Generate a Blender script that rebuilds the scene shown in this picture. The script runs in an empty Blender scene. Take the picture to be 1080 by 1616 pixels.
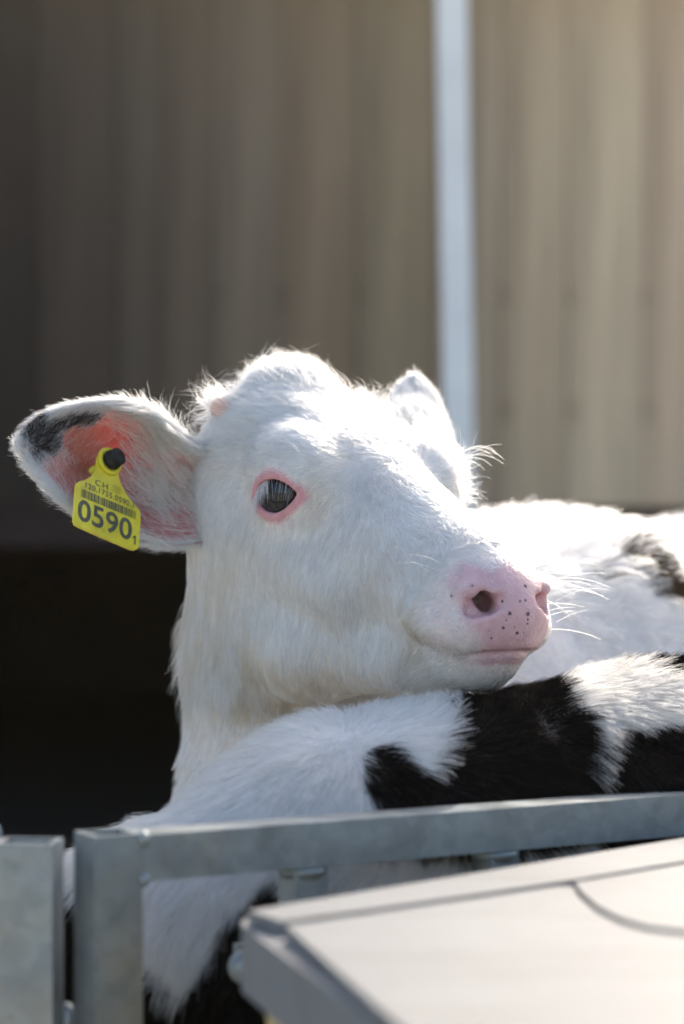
import bpy, bmesh, math, random
import numpy as np
from mathutils import Vector, Matrix, kdtree

random.seed(7)
RNG = np.random.default_rng(11)
sc = bpy.context.scene
COL = sc.collection
FUR = 1.0            # fur density multiplier

# ------------------------------------------------------------------ camera, sky, sun, exposure
D = 1.6              # camera to the plane through the calf's eyes
CZ = 0.80            # camera height
PXM = 0.42e-3        # metres per photo pixel in that plane
cam = bpy.data.cameras.new('camera')
camo = bpy.data.objects.new('camera', cam)
COL.objects.link(camo)
camo.location = (0, -D, CZ)
camo.rotation_euler = (math.pi / 2, 0, 0)
cam.sensor_fit = 'VERTICAL'
cam.sensor_height = 36.0
cam.lens = 36.0 * D / (1616 * PXM)
cam.clip_start = 0.05
cam.clip_end = 500
cam.dof.use_dof = True
cam.dof.focus_distance = D - 0.075
cam.dof.aperture_fstop = 4.9
sc.camera = camo

SUN_EL, SUN_AZ = math.radians(29), math.radians(22)   # azimuth from +Y (away from camera) towards +X
world = bpy.data.worlds.new('World')
sc.world = world
world.use_nodes = True
wn = world.node_tree
sky = wn.nodes.new('ShaderNodeTexSky')
sky.sky_type = 'NISHITA'
sky.sun_disc = False
sky.sun_elevation = SUN_EL
sky.sun_rotation = SUN_AZ
sky.dust_density = 4.0
wn.links.new(sky.outputs[0], wn.nodes['Background'].inputs[0])
wn.nodes['Background'].inputs[1].default_value = 0.15

sl = bpy.data.lights.new('sun', 'SUN')
sl.energy = 2.0
sl.angle = math.radians(0.53)
sl.color = (1.0, 0.93, 0.82)
so = bpy.data.objects.new('sun', sl)
COL.objects.link(so)
sdir = Vector((math.sin(SUN_AZ) * math.cos(SUN_EL), math.cos(SUN_AZ) * math.cos(SUN_EL), math.sin(SUN_EL)))
so.rotation_euler = (-sdir).to_track_quat('-Z', 'Y').to_euler()
so.location = (3, 4, 6)

sc.view_settings.view_transform = 'Standard'
sc.view_settings.look = 'None'
sc.view_settings.gamma = 1.0
sc.view_settings.use_curve_mapping = False
sc.view_settings.exposure = 1.32
sc.cycles.max_bounces = 10
sc.cycles.diffuse_bounces = 5
sc.cycles.transmission_bounces = 6
sc.cycles.volume_bounces = 0
sc.cycles.adaptive_threshold = 0.02
sc.cycles.use_denoising = True


# ------------------------------------------------------------------ helpers
def W(px, py, y):
    """Point at depth y (metres behind the eye plane) that the photo shows at pixel (px, py)."""
    s = PXM * (D + y) / D
    return Vector(((px - 540) * s, y, CZ + (808 - py) * s))


def Wz(px, py, z):
    """Point at height z that the photo shows at pixel (px, py)."""
    d = (CZ - z) / ((py - 808) * PXM) * D
    return W(px, py, d - D)


def link(o, parent=None):
    COL.objects.link(o)
    if parent is not None:
        o.parent = parent
    return o


def empty(name, loc, label, cat, group=None):
    o = bpy.data.objects.new(name, None)
    o.location = loc
    o['label'] = label
    o['category'] = cat
    if group:
        o['group'] = group
    return link(o)


def mesh_obj(name, verts, faces, m, parent=None, smooth=False):
    me = bpy.data.meshes.new(name)
    me.from_pydata([tuple(v) for v in verts], [], faces)
    me.update()
    o = bpy.data.objects.new(name, me)
    if m:
        me.materials.append(m)
    if smooth:
        me.polygons.foreach_set('use_smooth', [True] * len(me.polygons))
    link(o, parent)
    if parent is not None:       # meshes are written in world coordinates; keep them there
        o.matrix_parent_inverse = Matrix.Translation(parent.location).inverted()
    return o


def bm_obj(name, bm, m, parent=None, smooth=False, bevel=0.0, seg=2):
    if bevel > 0:
        bmesh.ops.bevel(bm, geom=[e for e in bm.edges if e.calc_face_angle(0) > 0.5], offset=bevel, segments=seg,
                        profile=0.5, affect='EDGES', clamp_overlap=True)
    bmesh.ops.recalc_face_normals(bm, faces=bm.faces)
    me = bpy.data.meshes.new(name)
    bm.to_mesh(me)
    bm.free()
    if m:
        me.materials.append(m)
    if smooth:
        me.polygons.foreach_set('use_smooth', [True] * len(me.polygons))
    o = bpy.data.objects.new(name, me)
    link(o, parent)
    if parent is not None:
        o.matrix_parent_inverse = Matrix.Translation(parent.location).inverted()
    return o


def box_bm(c, half, ax=Vector((1, 0, 0)), up=Vector((0, 0, 1)), bm=None):
    """Box with half sizes along ax, (up x ax) and up."""
    bm = bm or bmesh.new()
    ax = Vector(ax).normalized()
    up = Vector(up).normalized()
    dp = up.cross(ax)
    vs = []
    for i in (-1, 1):
        for j in (-1, 1):
            for k in (-1, 1):
                vs.append(bm.verts.new(Vector(c) + ax * half[0] * i + dp * half[1] * j + up * half[2] * k))
    for f in ((0, 1, 3, 2), (4, 6, 7, 5), (0, 4, 5, 1), (2, 3, 7, 6), (0, 2, 6, 4), (1, 5, 7, 3)):
        bm.faces.new([vs[i] for i in f])
    return bm


def tube_bm(a, b, w, h, wall=0.003, open_ends=True, up=Vector((0, 0, 1)), bm=None):
    """Hollow square tube from a to b, outer size w x h, with open ends and wall thickness."""
    bm = bm or bmesh.new()
    a, b = Vector(a), Vector(b)
    ax = (b - a).normalized()
    s = up.cross(ax).normalized()
    t = ax.cross(s)
    rings = []
    for p, k in ((a, 0), (b, 0), (b, wall), (a, wall)):
        rings.append([bm.verts.new(p + s * (w / 2 - k) * i + t * (h / 2 - k) * j)
                      for i, j in ((-1, -1), (1, -1), (1, 1), (-1, 1))])
    for r in range(4):
        p, q = rings[r], rings[(r + 1) % 4]
        for i in range(4):
            bm.faces.new((p[i], p[(i + 1) % 4], q[(i + 1) % 4], q[i]))
    return bm


def lathe_bm(c, axis, prof, n=24, bm=None):
    """Solid of revolution: prof is a list of (distance along axis, radius)."""
    bm = bm or bmesh.new()
    axis = Vector(axis).normalized()
    e1 = axis.orthogonal().normalized()
    e2 = axis.cross(e1)
    rings = []
    for h, r in prof:
        rings.append([bm.verts.new(Vector(c) + axis * h + (e1 * math.cos(2 * math.pi * k / n) + e2 * math.sin(2 * math.pi * k / n)) * max(r, 1e-5))
                      for k in range(n)])
    for p, q in zip(rings, rings[1:]):
        for k in range(n):
            bm.faces.new((p[k], p[(k + 1) % n], q[(k + 1) % n], q[k]))
    bm.faces.new(rings[0][::-1])
    bm.faces.new(rings[-1])
    return bm


def prism_bm(poly, up, bm=None):
    """Prism over a 3-D polygon, extruded by the vector up."""
    bm = bm or bmesh.new()
    lo = [bm.verts.new(p) for p in poly]
    hi = [bm.verts.new(Vector(p) + Vector(up)) for p in poly]
    n = len(lo)
    bm.faces.new(lo[::-1])
    bm.faces.new(hi)
    for i in range(n):
        bm.faces.new((lo[i], lo[(i + 1) % n], hi[(i + 1) % n], hi[i]))
    return bm


# ------------------------------------------------------------------ node helpers
def mat(name):
    m = bpy.data.materials.new(name)
    m.use_nodes = True
    nt = m.node_tree
    return m, nt, nt.nodes['Principled BSDF'], nt.nodes['Material Output']


def N(nt, t, **kw):
    n = nt.nodes.new(t)
    for k, v in kw.items():
        if k.startswith('i_'):
            n.inputs[k[2:].replace('_', ' ')].default_value = v
        else:
            setattr(n, k, v)
    return n


def ramp(nt, fac, stops):
    r = N(nt, 'ShaderNodeValToRGB')
    el = r.color_ramp.elements
    while len(el) < len(stops):
        el.new(0.5)
    for e, (p, c) in zip(el, stops):
        e.position = p
        e.color = (*c, 1)
    nt.links.new(fac, r.inputs[0])
    return r.outputs[0]


def mixc(nt, fac, a, b, mode='MIX'):
    m = N(nt, 'ShaderNodeMix', data_type='RGBA', blend_type=mode)
    for sock, v in ((m.inputs[0], fac), (m.inputs[6], a), (m.inputs[7], b)):
        if hasattr(v, 'links'):
            nt.links.new(v, sock)
        else:
            sock.default_value = v if not isinstance(v, tuple) else (*v, 1)
    return m.outputs[2]


def noise(nt, scale, detail=4, rough=0.55, stretch=(1, 1, 1), coord='Object'):
    tc = N(nt, 'ShaderNodeTexCoord')
    mp = N(nt, 'ShaderNodeMapping')
    mp.inputs['Scale'].default_value = stretch
    nt.links.new(tc.outputs[coord], mp.inputs[0])
    n = N(nt, 'ShaderNodeTexNoise')
    n.inputs['Scale'].default_value = scale
    n.inputs['Detail'].default_value = detail
    n.inputs['Roughness'].default_value = rough
    nt.links.new(mp.outputs[0], n.inputs['Vector'])
    return n


def bump(nt, bsdf, h, strength=0.3, dist=0.001):
    b = N(nt, 'ShaderNodeBump')
    b.inputs['Strength'].default_value = strength
    b.inputs['Distance'].default_value = dist
    nt.links.new(h, b.inputs['Height'])
    nt.links.new(b.outputs[0], bsdf.inputs['Normal'])


def simple(name, col, rough=0.6, metal=0.0, nscale=0, amount=0.15, bumps=0.0):
    m, nt, b, out = mat(name)
    b.inputs['Roughness'].default_value = rough
    b.inputs['Metallic'].default_value = metal
    if nscale:
        n = noise(nt, nscale, 6, 0.6)
        c = ramp(nt, n.outputs[0], [(0.3, tuple(x * (1 - amount) for x in col)), (0.7, tuple(min(1, x * (1 + amount)) for x in col))])
        nt.links.new(c, b.inputs['Base Color'])
        if bumps:
            bump(nt, b, n.outputs[0], bumps)
    else:
        b.inputs['Base Color'].default_value = (*col, 1)
    return m


# ------------------------------------------------------------------ materials
def wood_material():
    m, nt, b, out = mat('weathered_boards')
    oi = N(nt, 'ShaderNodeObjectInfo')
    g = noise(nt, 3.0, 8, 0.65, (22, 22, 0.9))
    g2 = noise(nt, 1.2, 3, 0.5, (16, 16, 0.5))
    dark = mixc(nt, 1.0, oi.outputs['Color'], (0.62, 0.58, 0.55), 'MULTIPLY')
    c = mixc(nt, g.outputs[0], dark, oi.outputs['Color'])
    st = ramp(nt, g2.outputs[0], [(0.3, (0.62, 0.58, 0.56)), (0.7, (1.2, 1.15, 1.08))])
    c = mixc(nt, 1.0, c, st, 'MULTIPLY')
    # knots
    tc = N(nt, 'ShaderNodeTexCoord')
    mp = N(nt, 'ShaderNodeMapping')
    mp.inputs['Scale'].default_value = (1.0, 1.0, 0.8)
    nt.links.new(tc.outputs['Object'], mp.inputs[0])
    v = N(nt, 'ShaderNodeTexVoronoi')
    v.inputs['Scale'].default_value = 3.2
    nt.links.new(mp.outputs[0], v.inputs['Vector'])
    k = ramp(nt, v.outputs['Distance'], [(0.06, (0.2, 0.16, 0.14)), (0.17, (1, 1, 1))])
    c = mixc(nt, 1.0, c, k, 'MULTIPLY')
    nt.links.new(c, b.inputs['Base Color'])
    b.inputs['Roughness'].default_value = 0.75
    bump(nt, b, g.outputs[0], 0.4, 0.003)
    return m


def galvanised(name, base=(0.25, 0.285, 0.30)):
    m, nt, b, out = mat(name)
    tc = N(nt, 'ShaderNodeTexCoord')
    v = N(nt, 'ShaderNodeTexVoronoi')
    v.inputs['Scale'].default_value = 130
    nt.links.new(tc.outputs['Object'], v.inputs['Vector'])
    n = noise(nt, 35, 6, 0.65)
    sp = ramp(nt, v.outputs['Color'], [(0.2, tuple(x * 0.92 for x in base)), (0.8, tuple(x * 1.08 for x in base))])
    gr = ramp(nt, n.outputs[0], [(0.35, (0.78, 0.78, 0.78)), (0.65, (1.06, 1.06, 1.05))])
    c = mixc(nt, 1.0, sp, gr, 'MULTIPLY')
    n2 = noise(nt, 9, 4, 0.6)
    f = ramp(nt, n2.outputs[0], [(0.52, (0, 0, 0)), (0.75, (0.6, 0.6, 0.6))])
    c = mixc(nt, f, c, (0.42, 0.38, 0.30))
    n4 = noise(nt, 70, 6, 0.75)
    f4 = ramp(nt, n4.outputs[0], [(0.62, (0, 0, 0)), (0.72, (0.7, 0.7, 0.7))])
    c = mixc(nt, f4, c, (0.12, 0.085, 0.05))
    nt.links.new(c, b.inputs['Base Color'])
    b.inputs['Metallic'].default_value = 0.55
    r = ramp(nt, n.outputs[0], [(0.3, (0.30, 0.30, 0.30)), (0.7, (0.5, 0.5, 0.5))])
    nt.links.new(r, b.inputs['Roughness'])
    bump(nt, b, n.outputs[0], 0.25, 0.0006)
    return m


def ground_material():
    m, nt, b, out = mat('trodden_concrete')
    n = noise(nt, 2.5, 8, 0.65)
    n2 = noise(nt, 30, 5, 0.6)
    c = ramp(nt, n.outputs[0], [(0.3, (0.39, 0.345, 0.265)), (0.7, (0.58, 0.53, 0.43))])
    c2 = ramp(nt, n2.outputs[0], [(0.3, (0.75, 0.73, 0.7)), (0.7, (1.1, 1.1, 1.08))])
    nt.links.new(mixc(nt, 1.0, c, c2, 'MULTIPLY'), b.inputs['Base Color'])
    b.inputs['Roughness'].default_value = 0.9
    bump(nt, b, n2.outputs[0], 0.5, 0.004)
    return m


def fur_material(name, dark=False):
    m, nt, b, out = mat(name)
    nt.nodes.remove(b)
    at = N(nt, 'ShaderNodeAttribute', attribute_name='col')
    hi = N(nt, 'ShaderNodeHairInfo')
    tipc = ramp(nt, hi.outputs['Random'], [(0.0, (0.70, 0.70, 0.69)), (0.35, (0.93, 0.93, 0.93)), (1.0, (1.0, 1.0, 1.0))])
    c = mixc(nt, 1.0, at.outputs['Color'], tipc, 'MULTIPLY')
    ph = N(nt, 'ShaderNodeBsdfHairPrincipled', model='CHIANG', parametrization='COLOR')
    nt.links.new(c, ph.inputs['Color'])
    ph.inputs['Roughness'].default_value = 0.38
    ph.inputs['Radial Roughness'].default_value = 0.6
    ph.inputs['Random Roughness'].default_value = 0.2
    if dark:
        df = N(nt, 'ShaderNodeBsdfDiffuse')
        nt.links.new(c, df.inputs['Color'])
        gl = N(nt, 'ShaderNodeBsdfHair', component='Reflection')
        gl.inputs['Color'].default_value = (0.9, 0.8, 0.7, 1)
        gl.inputs['RoughnessU'].default_value = 0.35
        gl.inputs['RoughnessV'].default_value = 0.8
        m2 = N(nt, 'ShaderNodeMixShader')
        m2.inputs[0].default_value = 0.010
        nt.links.new(df.outputs[0], m2.inputs[1])
        nt.links.new(gl.outputs[0], m2.inputs[2])
        nt.links.new(m2.outputs[0], out.inputs[0])
    else:
        df = N(nt, 'ShaderNodeBsdfDiffuse')
        tr = N(nt, 'ShaderNodeBsdfTranslucent')
        nt.links.new(c, df.inputs['Color'])
        nt.links.new(c, tr.inputs['Color'])
        m1 = N(nt, 'ShaderNodeMixShader')
        m1.inputs[0].default_value = 0.30
        nt.links.new(df.outputs[0], m1.inputs[1])
        nt.links.new(tr.outputs[0], m1.inputs[2])
        m2 = N(nt, 'ShaderNodeMixShader')
        m2.inputs[0].default_value = 0.58
        nt.links.new(m1.outputs[0], m2.inputs[1])
        nt.links.new(ph.outputs[0], m2.inputs[2])
        nt.links.new(m2.outputs[0], out.inputs[0])
    return m


NOSE_SPOTS = []      # filled below: (world position, radius)


def skin_material(spots=()):
    m, nt, b, out = mat('calf_skin')
    at = N(nt, 'ShaderNodeAttribute', attribute_name='col')
    n = noise(nt, 900, 3, 0.6)
    n2 = noise(nt, 120, 5, 0.6)
    v = ramp(nt, n2.outputs[0], [(0.3, (0.88, 0.82, 0.82)), (0.7, (1.06, 1.04, 1.04))])
    c = mixc(nt, 1.0, at.outputs['Color'], v, 'MULTIPLY')
    tc = N(nt, 'ShaderNodeTexCoord')
    wn_ = N(nt, 'ShaderNodeTexNoise')
    wn_.inputs['Scale'].default_value = 700
    nt.links.new(tc.outputs['Object'], wn_.inputs['Vector'])
    ws = N(nt, 'ShaderNodeVectorMath', operation='SCALE')
    ws.inputs['Scale'].default_value = 0.0016
    sb = N(nt, 'ShaderNodeVectorMath', operation='SUBTRACT')
    sb.inputs[1].default_value = (0.5, 0.5, 0.5)
    nt.links.new(wn_.outputs['Color'], sb.inputs[0])
    nt.links.new(sb.outputs[0], ws.inputs[0])
    wob = N(nt, 'ShaderNodeVectorMath', operation='ADD')
    nt.links.new(tc.outputs['Object'], wob.inputs[0])
    nt.links.new(ws.outputs[0], wob.inputs[1])
    for p, r in spots:
        d = N(nt, 'ShaderNodeVectorMath', operation='DISTANCE')
        nt.links.new(wob.outputs[0], d.inputs[0])
        d.inputs[1].default_value = p
        mr = N(nt, 'ShaderNodeMapRange', interpolation_type='SMOOTHSTEP')
        nt.links.new(d.outputs['Value'], mr.inputs['Value'])
        mr.inputs['From Min'].default_value = r * 0.55
        mr.inputs['From Max'].default_value = r * 1.15
        mr.inputs['To Min'].default_value = 1.0
        mr.inputs['To Max'].default_value = 0.0
        c = mixc(nt, mr.outputs[0], c, (0.05, 0.035, 0.045))
    nt.links.new(c, b.inputs['Base Color'])
    ra = N(nt, 'ShaderNodeAttribute', attribute_name='wet')
    rr = N(nt, 'ShaderNodeMapRange')
    nt.links.new(ra.outputs['Fac'], rr.inputs['Value'])
    rr.inputs['To Min'].default_value = 0.7
    rr.inputs['To Max'].default_value = 0.36
    nt.links.new(rr.outputs[0], b.inputs['Roughness'])
    b.inputs['Subsurface Weight'].default_value = 0.25
    b.inputs['Subsurface Radius'].default_value = (1.0, 0.35, 0.25)
    b.inputs['Subsurface Scale'].default_value = 0.0025
    vo = N(nt, 'ShaderNodeTexVoronoi', feature='DISTANCE_TO_EDGE')
    vo.inputs['Scale'].default_value = 260
    nt.links.new(tc.outputs['Object'], vo.inputs['Vector'])
    ad = N(nt, 'ShaderNodeMath', operation='ADD')
    nt.links.new(vo.outputs['Distance'], ad.inputs[0])
    nt.links.new(n.outputs[0], ad.inputs[1])
    bump(nt, b, ad.outputs[0], 0.5, 0.0012)
    return m


def ear_material():
    m, nt, b, out = mat('ear_skin')
    at = N(nt, 'ShaderNodeAttribute', attribute_name='col')
    n2 = noise(nt, 160, 6, 0.7)
    v = ramp(nt, n2.outputs[0], [(0.36, (0.62, 0.5, 0.45)), (0.6, (1.05, 1.03, 1.03))])
    c = mixc(nt, 1.0, at.outputs['Color'], v, 'MULTIPLY')
    nt.links.new(c, b.inputs['Base Color'])
    b.inputs['Roughness'].default_value = 0.55
    tr = N(nt, 'ShaderNodeBsdfTranslucent')
    tr.inputs['Color'].default_value = (0.90, 0.30, 0.22, 1)
    mx = N(nt, 'ShaderNodeMixShader')
    mx.inputs[0].default_value = 0.36
    nt.links.new(b.outputs[0], mx.inputs[1])
    nt.links.new(tr.outputs[0], mx.inputs[2])
    nt.links.new(mx.outputs[0], out.inputs[0])
    return m


def eye_material(centre, axis):
    """Near-black iris and wide horizontal pupil with a bluish-white outer ring."""
    m, nt, b, out = mat('eyeball')
    tc = N(nt, 'ShaderNodeTexCoord')
    d = N(nt, 'ShaderNodeVectorMath', operation='DISTANCE')
    nt.links.new(tc.outputs['Object'], d.inputs[0])
    d.inputs[1].default_value = centre
    c = ramp(nt, d.outputs['Value'], [(0.0, (0.006, 0.007, 0.012)), (0.5, (0.008, 0.009, 0.016)), (0.60, (0.02, 0.022, 0.04)),
                                      (0.66, (0.16, 0.16, 0.24)), (0.72, (0.34, 0.33, 0.42)), (0.95, (0.62, 0.50, 0.50))])
    mr = nt.nodes.new('ShaderNodeMath')
    mr.operation = 'DIVIDE'
    mr.inputs[1].default_value = 0.0265
    nt.links.new(d.outputs['Value'], mr.inputs[0])
    nt.links.new(mr.outputs[0], c.node.inputs[0])
    nt.links.new(c, b.inputs['Base Color'])
    b.inputs['Roughness'].default_value = 0.04
    b.inputs['IOR'].default_value = 1.4
    b.inputs['Coat Weight'].default_value = 0.15
    b.inputs['Coat Roughness'].default_value = 0.03
    return m


M_WOOD = wood_material()
M_GALV = galvanised('galvanised_steel')
M_GALV2 = simple('pale_painted_steel', (0.90, 0.90, 0.86), 0.6, 0, 9, 0.06)
M_GROUND = ground_material()
M_FUR = fur_material('fur')
M_FURB = fur_material('dark_fur', True)
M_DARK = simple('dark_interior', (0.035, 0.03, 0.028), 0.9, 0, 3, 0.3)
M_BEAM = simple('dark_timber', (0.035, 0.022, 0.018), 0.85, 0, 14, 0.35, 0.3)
M_ROOF = simple('grey_roof_sheet', (0.25, 0.25, 0.24), 0.7, 0, 5, 0.2)
M_YELLOW = None

# ------------------------------------------------------------------ the setting
def build_ground():
    n = 60
    bm = bmesh.new()
    bmesh.ops.create_grid(bm, x_segments=n, y_segments=n, size=120)
    for v in bm.verts:
        r = math.hypot(v.co.x, v.co.y)
        v.co.z = 0.0 if r < 12 else 0.15 * math.sin(v.co.x * 0.11) * math.cos(v.co.y * 0.09) * min(1, (r - 12) / 30) - 0.05
    o = bm_obj('ground', bm, M_GROUND, smooth=True)
    o['kind'] = 'structure'


build_ground()

WALL_Y = 3.6
WALL_BOT = CZ + (808 - 800) * PXM * (D + WALL_Y) / D
barn = empty('barn', (0, WALL_Y, 0), 'barn wall of upright weathered brown boards above a dark opening, out of focus', 'barn')


def build_barn():
    w, gap, th = 0.112, 0.0025, 0.022
    top = 2.0
    shared = []
    for k in range(3):
        bm = box_bm((0, 0, 0), (w / 2, th / 2, (top - WALL_BOT) / 2))
        me_o = bm_obj('board', bm, M_WOOD, barn, bevel=0.002, seg=1)
        shared.append(me_o.data)
        bpy.data.objects.remove(me_o)
    x = -4.2
    i = 0
    rnd = random.Random(5)
    while x < 4.2:
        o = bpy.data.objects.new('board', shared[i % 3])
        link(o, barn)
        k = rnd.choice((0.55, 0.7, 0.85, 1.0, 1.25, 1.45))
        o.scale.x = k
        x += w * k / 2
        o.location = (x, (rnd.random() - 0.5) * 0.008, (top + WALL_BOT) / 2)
        # boards go dark brown to pale straw: sun glare put into their colour
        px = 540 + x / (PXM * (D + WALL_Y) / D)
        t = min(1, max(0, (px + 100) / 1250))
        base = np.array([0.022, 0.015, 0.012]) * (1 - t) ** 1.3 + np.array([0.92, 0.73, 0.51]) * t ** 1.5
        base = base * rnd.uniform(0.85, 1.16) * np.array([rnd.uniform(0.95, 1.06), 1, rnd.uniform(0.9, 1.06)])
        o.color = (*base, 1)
        x += w * k / 2 + gap
        i += 1
    # backing, lower beam, rails
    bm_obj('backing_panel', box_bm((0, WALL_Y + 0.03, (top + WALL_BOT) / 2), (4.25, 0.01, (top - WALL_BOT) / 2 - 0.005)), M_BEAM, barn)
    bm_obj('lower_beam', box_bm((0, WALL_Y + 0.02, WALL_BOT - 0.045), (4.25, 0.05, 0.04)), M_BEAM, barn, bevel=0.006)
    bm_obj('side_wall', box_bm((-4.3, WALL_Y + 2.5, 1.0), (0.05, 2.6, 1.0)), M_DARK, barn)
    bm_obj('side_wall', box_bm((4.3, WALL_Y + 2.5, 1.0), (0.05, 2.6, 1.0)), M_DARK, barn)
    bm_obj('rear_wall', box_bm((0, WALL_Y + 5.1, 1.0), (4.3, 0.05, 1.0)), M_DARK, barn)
    bm_obj('sky_block_wall', box_bm((-1.45, WALL_Y - 1.35, 1.0), (0.05, 1.3, 1.0)), M_BEAM, barn)  # unseen wall, added to hold sky light off the left boards
    bm_obj('roof', box_bm((0, WALL_Y + 2.6, 2.045), (4.6, 2.75, 0.04)), M_ROOF, barn)
    bm_obj('inner_floor', box_bm((0, WALL_Y + 2.55, 0.012), (4.25, 2.55, 0.01)), M_DARK, barn)


build_barn()


def build_steel_upright():
    a = W(727, 890, 3.3)
    b = W(706, 0, 3.3)
    lean = (b - a)
    lean = Vector((-0.016, 0, 1))
    top = 1.98
    root = Vector((a.x, 3.3, 0.0)) - Vector((-0.016, 0, 0)) * a.z
    p = empty('steel_upright', root, 'pale galvanised steel upright standing against the board wall', 'post')
    tipp = root + lean * top
    wd = 47 * PXM * (D + 3.3) / D
    bm = tube_bm(root, tipp, wd, 0.06, 0.004, up=Vector((0, 1, 0)))
    bm_obj('channel', bm, M_GALV2, p, bevel=0.004)
    bm_obj('foot_plate', box_bm(root + Vector((0, 0, 0.006)), (0.09, 0.09, 0.006)), M_GALV2, p, bevel=0.002)
    bm_obj('cap', box_bm(tipp + Vector((0, 0, 0.005)), (wd / 2 + 0.004, 0.034, 0.005)), M_GALV2, p)


build_steel_upright()


# ------------------------------------------------------------------ implicit surfaces
def smin(a, b, k):
    h = np.clip(0.5 + 0.5 * (b - a) / k, 0, 1)
    return b * (1 - h) + a * h - k * h * (1 - h)


def smax(a, b, k):
    return -smin(-a, -b, k)


def ell(p, c, r):
    q = p - np.asarray(c, np.float32)
    r = np.asarray(r, np.float32)
    k0 = np.sqrt(((q / r) ** 2).sum(-1))
    k1 = np.sqrt(((q / (r * r)) ** 2).sum(-1)) + 1e-6
    return k0 * (k0 - 1) / k1


def rbox(p, c, h, r):
    q = np.abs(p - np.asarray(c, np.float32)) - (np.asarray(h, np.float32) - r)
    return np.sqrt((np.maximum(q, 0) ** 2).sum(-1)) + np.minimum(q.max(-1), 0) - r


def cone(p, a, b, ra, rb, sc_=(1, 1, 1)):
    s = np.asarray(sc_, np.float32)
    a = np.asarray(a, np.float32) / s
    b = np.asarray(b, np.float32) / s
    q = p / s - a
    ab = b - a
    t = np.clip((q @ ab) / (ab @ ab), 0, 1)
    return (np.sqrt(((q - t[..., None] * ab) ** 2).sum(-1)) - (ra + (rb - ra) * t)) * float(s.min())


def surface_nets(F, org, h):
    """Quads of the zero surface of the sampled field F (negative inside)."""
    nx, ny, nz = F.shape
    S = F < 0
    cs = (nx - 1, ny - 1, nz - 1)
    acc = np.zeros(cs + (3,), np.float32)
    cnt = np.zeros(cs, np.float32)
    crossings = []
    for ax in range(3):
        sl0 = [slice(None)] * 3
        sl1 = [slice(None)] * 3
        sl0[ax] = slice(0, -1)
        sl1[ax] = slice(1, None)
        A, B = F[tuple(sl0)], F[tuple(sl1)]
        X = S[tuple(sl0)] != S[tuple(sl1)]
        idx = np.argwhere(X)
        a, b = A[X], B[X]
        pos = idx.astype(np.float32)
        pos[:, ax] += a / (a - b)
        crossings.append((idx, S[tuple(sl0)][X]))
        o1, o2 = [k for k in range(3) if k != ax]
        for d1 in (0, 1):
            for d2 in (0, 1):
                c = idx.copy()
                c[:, o1] -= d1
                c[:, o2] -= d2
                ok = (c >= 0).all(1) & (c < np.array(cs)).all(1)
                cc = c[ok]
                np.add.at(acc, (cc[:, 0], cc[:, 1], cc[:, 2]), pos[ok])
                np.add.at(cnt, (cc[:, 0], cc[:, 1], cc[:, 2]), 1)
    act = cnt > 0
    vid = np.full(cs, -1, np.int64)
    vid[act] = np.arange(act.sum())
    V = acc[act] / cnt[act][:, None] * h + np.asarray(org)
    quads = []
    for ax in range(3):
        idx, s0 = crossings[ax]
        o1, o2 = (ax + 1) % 3, (ax + 2) % 3
        ok = (idx[:, o1] > 0) & (idx[:, o2] > 0) & (idx[:, o1] < cs[o1]) & (idx[:, o2] < cs[o2])
        idx, s0 = idx[ok], s0[ok]

        def g(d1, d2):
            c = idx.copy()
            c[:, o1] -= d1
            c[:, o2] -= d2
            return vid[c[:, 0], c[:, 1], c[:, 2]]
        q = np.stack([g(1, 1), g(0, 1), g(0, 0), g(1, 0)], 1)
        q[~s0] = q[~s0][:, ::-1]
        quads.append(q)
    return V.astype(np.float64), np.concatenate(quads)


def smooth_mesh(V, Q, it=2, lam=0.5):
    E = np.concatenate([Q[:, [0, 1]], Q[:, [1, 2]], Q[:, [2, 3]], Q[:, [3, 0]]])
    for k in range(it):
        s = np.zeros_like(V)
        c = np.zeros(len(V))
        for a, b in ((0, 1), (1, 0)):
            for ax in range(3):
                s[:, ax] += np.bincount(E[:, a], V[E[:, b], ax], len(V))
            c += np.bincount(E[:, a], minlength=len(V))
        V = V + lam * (s / np.maximum(c, 1)[:, None] - V)
    return V


def mesh_field(fn, lo, hi, h, it=2):
    n = [int(math.ceil((b - a) / h)) + 1 for a, b in zip(lo, hi)]
    ax = [(lo[k] + np.arange(n[k]) * h).astype(np.float32) for k in range(3)]
    F = np.empty(n, np.float32)
    for i in range(0, n[0], 12):
        g = np.stack(np.meshgrid(ax[0][i:i + 12], ax[1], ax[2], indexing='ij'), -1)
        F[i:i + 12] = fn(g)
    V, Q = surface_nets(F, lo, h)
    return smooth_mesh(V, Q, it), Q


def vnormals(V, Q):
    n = np.cross(V[Q[:, 2]] - V[Q[:, 0]], V[Q[:, 3]] - V[Q[:, 1]])
    out = np.zeros_like(V)
    for k in range(4):
        for ax in range(3):
            out[:, ax] += np.bincount(Q[:, k], n[:, ax], len(V))
    return out / (np.linalg.norm(out, axis=1)[:, None] + 1e-12)


def sstep(x, a, b):
    t = np.clip((x - a) / (b - a), 0, 1)
    return t * t * (3 - 2 * t)


def smooth_noise(p, freq, seed, n=7):
    r = np.random.default_rng(seed)
    out = np.zeros(len(p))
    for k in range(n):
        d = r.normal(size=3)
        d /= np.linalg.norm(d)
        out += np.sin(p @ d * freq * r.uniform(0.6, 1.7) + r.uniform(0, 6.28))
    return out / math.sqrt(n / 2)


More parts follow.
